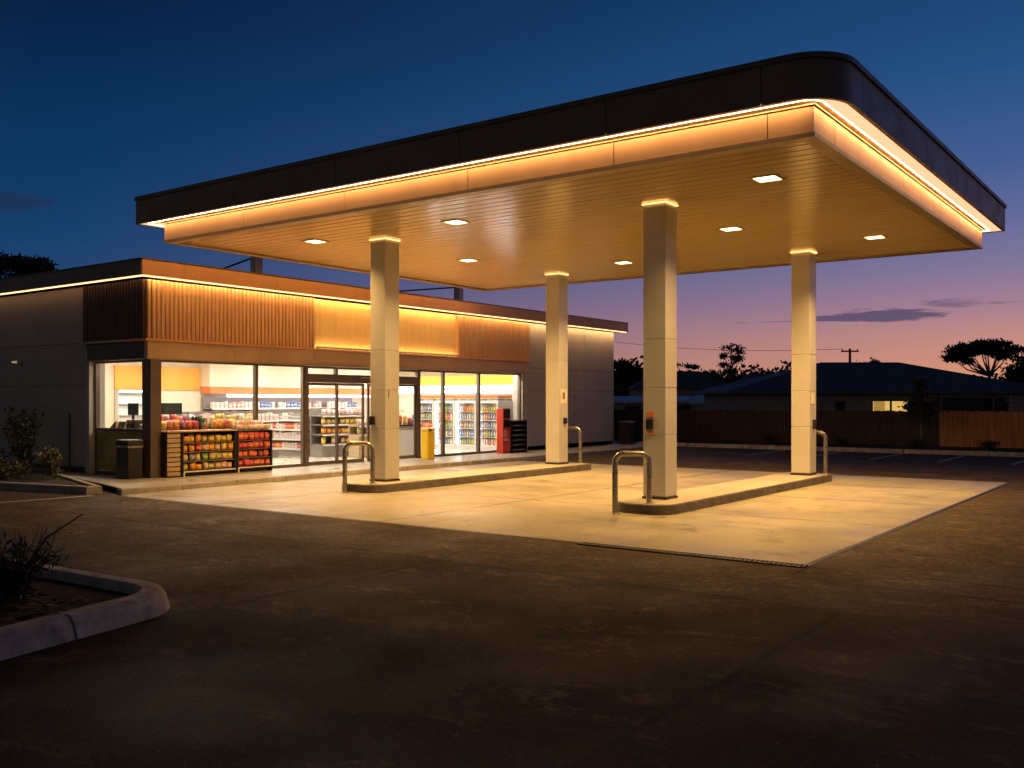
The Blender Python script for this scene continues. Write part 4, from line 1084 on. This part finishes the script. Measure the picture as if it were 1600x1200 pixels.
tree('umbrella_tree', 'small flat crowned tree on the ridge right of the near column', 'tree', foot(1068, 100), cl([(1058, 571, 6, 2), (1074, 572, 6, 2), (1086, 574, 4, 1.5)], 1068, 100), .30, 130, .12, fork=.8)
tree('ridge_tree', 'dark spreading tree beyond the far shop corner', 'tree', foot(975, 80), cl([(965, 572, 10, 6), (980, 570, 10, 6), (990, 580, 10, 6), (970, 590, 12, 8)], 975, 80), .33, 330, .16)
tree('gum_tree', 'leafy tree rising behind the shop roof at the left edge', 'tree', foot(20, 62), cl([(8, 412, 20, 12), (30, 415, 16, 11), (52, 418, 14, 9), (70, 418, 12, 8), (15, 440, 22, 12), (50, 438, 18, 10), (-20, 420, 22, 14)], 20, 62), .34, 520, .22)
# young street tree in the garden bed before the fence
q = at(1439, 627, 31.2)
tree('young_tree', 'young staked street tree with a pale trunk in the bed before the fence', 'tree', (q.x, q.y, .09), [(0, 0, 1.1, .28, .28, .25), (.05, -.1, 1.45, .30, .30, .28), (-.1, .15, 1.75, .25, .25, .25), (.05, .05, 2.02, .17, .17, .2), (.12, -.28, 1.25, .2, .2, .2), (-.1, .3, 1.3, .2, .2, .2)], .10, 330, .035, bark=m_barkpale, lm=m_leaf_shrub, fork=.42)

# power pole and its wires
q = at(1328, 627, 88)
t = thing('power_pole', 'timber power pole with a crossarm above the dark hipped roof', 'pole', (q.x, q.y, 0))
g = MB(); g.tube([(q.x, q.y, 0), (q.x, q.y, 6.45)], [.17, .11], 8); g.build('pole', m_bark, t)
rx, ry = math.sin(A0), -math.cos(A0)
g = MB(); g.tube([(q.x - rx * .8, q.y - ry * .8, 6.2), (q.x + rx * .8, q.y + ry * .8, 6.2)], .07, 6); g.build('crossarm', m_bark, t)
g = MB()
for s in (-.7, 0, .7): g.tube([(q.x + rx * s, q.y + ry * s, 6.2), (q.x + rx * s, q.y + ry * s, 6.42)], .05, 6)
g.build('insulators', m_dark, t)
e2 = at(930, 530, 110)
g = MB(); pts = []
for k in range(25):
    f_ = k / 24; w = Vector((q.x - rx * .7, q.y - ry * .7, 6.42)).lerp(e2, f_); w.z -= 1.0 * 4 * f_ * (1 - f_) * .6; pts.append(w)
g.tube(pts, .022, 5); tag(g.build('power_line', m_cable), 'thin sagging power line crossing the sunset sky from the pole', 'wire')
q = at(1144, 604, 70)
t = thing('street_lamp', 'small lit lamp on a post above the pale roof house', 'lamp', (q.x, q.y, 0))
g = MB(); g.tube([(q.x, q.y, 0), (q.x, q.y, q.z)], .04, 6); g.build('post', m_dark, t)
g = MB(); g.lathe([(.02, q.z), (.10, q.z + .05), (.10, q.z + .17), (.02, q.z + .21)], q.x, q.y, 8); g.build('lamp_head', e_lamp, t)

# ------------------------------------------------------------------ shrubs
def shrub(name, label, loc, h, r, stems, leaves, leaf, lm=m_leaf_shrub, group=None, lean=.5, asp=.4):
    t = thing(name, label, 'shrub', loc, group=group)
    g = MB(); gl = MB()
    for i in range(stems):
        a = random.uniform(0, 6.28); rr = r * random.uniform(.2, 1); hh = h * random.uniform(.55, 1)
        p0 = Vector((random.gauss(0, .03), random.gauss(0, .03), -.03)); p2 = Vector((math.cos(a) * rr, math.sin(a) * rr, hh)); p1 = p0.lerp(p2, .5) + Vector((-math.cos(a) * rr * .15, -math.sin(a) * rr * .15, hh * .1))
        g.tube([p0, p1, p2], [.010, .007, .003], 5)
        for k in range(leaves // stems):
            f_ = random.uniform(.15, 1.03); b = p0.lerp(p1, f_ * 2) if f_ < .5 else p1.lerp(p2, f_ * 2 - 1)
            gl.leaf(b + Vector((random.gauss(0, .035), random.gauss(0, .035), random.gauss(0, .03))) * (1 + r), leaf, asp)
    g.build('stems', m_bark, t, local=True); gl.build('leaves', lm, t, local=True)
    return t
t = shrub('spiky_shrub', 'dark straggly shrub in the planter in the left foreground', (3.68, 7.42, .075), .46, .46, 30, 900, .07, asp=.28)
g = MB()
for i in range(16):
    a = random.uniform(0, 6.28); l = random.uniform(.25, .5); p_ = Vector((math.cos(a) * .08, math.sin(a) * .08, .02)); q_ = Vector((math.cos(a) * l, math.sin(a) * l, random.uniform(.35, .62)))
    m2 = p_.lerp(q_, .5) + Vector((random.gauss(0, .05), random.gauss(0, .05), .04)); g.tube([p_, m2, q_], [.007, .005, .002], 5)
g.build('twigs', m_bark, t, local=True)
g = MB(); g.tube([(0, 0, 0), (.06, -.10, .25), (.14, -.22, .48), (.32, -.42, .66)], [.014, .012, .010, .005], 6); g.build('bare_stem', m_bark, t, local=True)
shrub('ground_shrub', 'low dark shrub beside the straggly one in the planter', (3.35, 7.9, .075), .32, .4, 22, 600, .07, asp=.3)
shrub('tall_shrub', 'tall thin shrub against the side wall of the shop', (9.85, 19.4, .1), 1.42, .42, 16, 900, .13)
shrub('leafy_shrub', 'small bright leafed shrub at the path edge of the shop garden', (9.75, 18.15, .1), .62, .26, 14, 420, .10, m_leaf_dry)
shrub('yellow_shrub', 'low yellowish ground cover shrub in front of the tall thin shrub', (9.2, 18.75, .1), .30, .45, 22, 700, .09, m_leaf_dry)
shrub('dark_shrub', 'dark dense bush at the left edge of the shop garden', (9.3, 20.2, .1), .55, .55, 24, 1500, .10)
sp = [(31.9, 1.2, .38), (32.4, 3.1, .45), (31.8, 5.4, .30), (32.6, 7.6, .34), (32.2, 9.9, .28), (32.8, 12.6, .3), (32.6, -.6, .5), (32.2, 4.2, .25)]
names = ['second from the right end of the fence', 'under the lit-coloured fence, the fuller one', 'left of the young street tree', 'where the dark fence begins', 'behind the far column', 'furthest towards the shop corner', 'at the right edge of the picture', 'right beside the young street tree']
for (x, y, h_), nm in zip(sp, names):
    shrub('bed_shrub', f'low dark shrub in the far garden bed, {nm}', (x, y, .09), h_, h_ * 1.2, 14, 420, .10, group='shrubs in the far garden bed')

# ------------------------------------------------------------------ dusk sky
w = bpy.data.worlds.new('World'); sc.world = w; w.use_nodes = True
nt = w.node_tree; N = nt.nodes; L = nt.links
bg = N['Background']
tc = N.new('ShaderNodeTexCoord'); sep = N.new('ShaderNodeSeparateXYZ'); L.new(tc.outputs['Generated'], sep.inputs[0])
z = math_n(nt, 'MAXIMUM', sep.outputs[2], 0.)
def ramp(fac, stops):
    r = N.new('ShaderNodeValToRGB'); cr = r.color_ramp; cr.interpolation = 'EASE'
    while len(cr.elements) > 1: cr.elements.remove(cr.elements[-1])
    cr.elements[0].position = stops[0][0]; cr.elements[0].color = (*stops[0][1], 1)
    for p_, c_ in stops[1:]:
        e_ = cr.elements.new(p_); e_.color = (*c_, 1)
    cr.interpolation = 'LINEAR'
    L.new(fac, r.inputs[0]); return r.outputs[0]
sunset = ramp(z, [(0, (.74, .29, .135)), (.03, (.72, .305, .18)), (.065, (.56, .265, .235)), (.095, (.38, .215, .30)), (.125, (.24, .19, .33)), (.165, (.14, .155, .34)), (.22, (.058, .115, .305)), (.30, (.019, .084, .24)), (.39, (.009, .053, .165)), (.6, (.003, .016, .062)), (1, (.001, .006, .025))])
away = ramp(z, [(0, (.075, .080, .165)), (.06, (.046, .078, .185)), (.11, (.010, .056, .170)), (.16, (.0035, .046, .142)), (.25, (.0018, .031, .105)), (.36, (.0015, .0135, .053)), (.6, (.001, .005, .022)), (1, (.0006, .003, .013))])
ln = math_n(nt, 'SQRT', math_n(nt, 'ADD', math_n(nt, 'MULTIPLY', sep.outputs[0], sep.outputs[0]), math_n(nt, 'MULTIPLY', sep.outputs[1], sep.outputs[1])))
az = math_n(nt, 'DIVIDE', math_n(nt, 'ADD', math_n(nt, 'MULTIPLY', sep.outputs[0], math.cos(R(-6))), math_n(nt, 'MULTIPLY', sep.outputs[1], math.sin(R(-6)))), ln)
fac = math_n(nt, 'POWER', mapr(nt, az, .30, 1.0), 1.7)
col = mix_rgb(nt, fac, away, sunset)
back = mapr(nt, az, -.35, .42, .0, 1.0, True)          # the sky opposite the sunset has already gone dark
rear_fill = ramp(z, [(0, (.13, .115, .11)), (.2, (.06, .055, .055)), (.5, (.006, .008, .014)), (1, (.001, .004, .014))])   # low fill glow added behind the camera to lift the walls facing it
col = mix_rgb(nt, back, rear_fill, col)
# streaks of cloud
theta = math_n(nt, 'ARCTAN2', sep.outputs[1], sep.outputs[0]); elev = math_n(nt, 'ARCTAN2', sep.outputs[2], ln)
cmb = N.new('ShaderNodeCombineXYZ'); L.new(math_n(nt, 'MULTIPLY', theta, 10.), cmb.inputs[0]); L.new(math_n(nt, 'MULTIPLY', elev, 75.), cmb.inputs[1])
cn = noise_n(nt, cmb.outputs[0], 1.0, 6, .6, .3)
def cloud(t0, e0, wt, we, thr):
    a = math_n(nt, 'DIVIDE', math_n(nt, 'SUBTRACT', theta, R(t0)), R(wt)); b = math_n(nt, 'DIVIDE', math_n(nt, 'SUBTRACT', elev, R(e0)), R(we))
    d = math_n(nt, 'ADD', math_n(nt, 'MULTIPLY', a, a), math_n(nt, 'MULTIPLY', b, b))
    v = math_n(nt, 'ADD', math_n(nt, 'SUBTRACT', 1.0, d), math_n(nt, 'MULTIPLY', math_n(nt, 'SUBTRACT', cn, .5), 4.2))
    return mapr(nt, v, thr, thr + .5, 0, 1, True)
c1 = cloud(15.0, 4.78, 4.6, .46, .25); c2 = cloud(10.5, 5.35, 3.6, .34, .4); c3 = cloud(21.5, 4.55, 4.5, .22, .75); c4 = cloud(62.5, 10.4, 4.5, .8, .4)
cm = math_n(nt, 'MAXIMUM', c1, math_n(nt, 'MAXIMUM', math_n(nt, 'MULTIPLY', c2, .6), math_n(nt, 'MULTIPLY', c3, .5)))
col = mix_rgb(nt, math_n(nt, 'MULTIPLY', cm, .85), col, (.075, .065, .14))
col = mix_rgb(nt, math_n(nt, 'MULTIPLY', c4, .65), col, (.014, .030, .075))
# a trace of physically based twilight over the gradient
sky = N.new('ShaderNodeTexSky'); sky.sky_type = 'NISHITA'; sky.sun_disc = False; sky.sun_elevation = R(-4); sky.sun_rotation = R(96)
ad = N.new('ShaderNodeMix'); ad.data_type = 'RGBA'; ad.blend_type = 'ADD'; ad.inputs[0].default_value = .02
L.new(col, ad.inputs[6]); L.new(sky.outputs[0], ad.inputs[7])
L.new(ad.outputs[2], bg.inputs[0]); bg.inputs[1].default_value = 1.0

# faint warm afterglow from beyond the right of the picture
sl = bpy.data.lights.new('afterglow_sun', 'SUN'); sl.energy = .02; sl.angle = R(25); sl.color = (1, .55, .40)
so = bpy.data.objects.new('afterglow_sun', sl); C.objects.link(so)
sd = Vector((math.cos(R(-35)), math.sin(R(-35)), math.tan(R(5)))); so.rotation_euler = sd.to_track_quat('Z', 'Y').to_euler(); so.location = (30, -20, 10)

# ------------------------------------------------------------------ render settings
vs_ = sc.view_settings; vs_.view_transform = 'Standard'; vs_.look = 'None'; vs_.exposure = 0; vs_.gamma = 1; vs_.use_curve_mapping = False
sc.render.engine = 'CYCLES'
cy = sc.cycles
cy.use_denoising = True
try: cy.denoiser = 'OPENIMAGEDENOISE'
except Exception: pass
cy.sample_clamp_indirect = 6; cy.caustics_reflective = False; cy.caustics_refractive = False
cy.max_bounces = 8; cy.transparent_max_bounces = 12
try: cy.use_light_tree = True
except Exception: pass
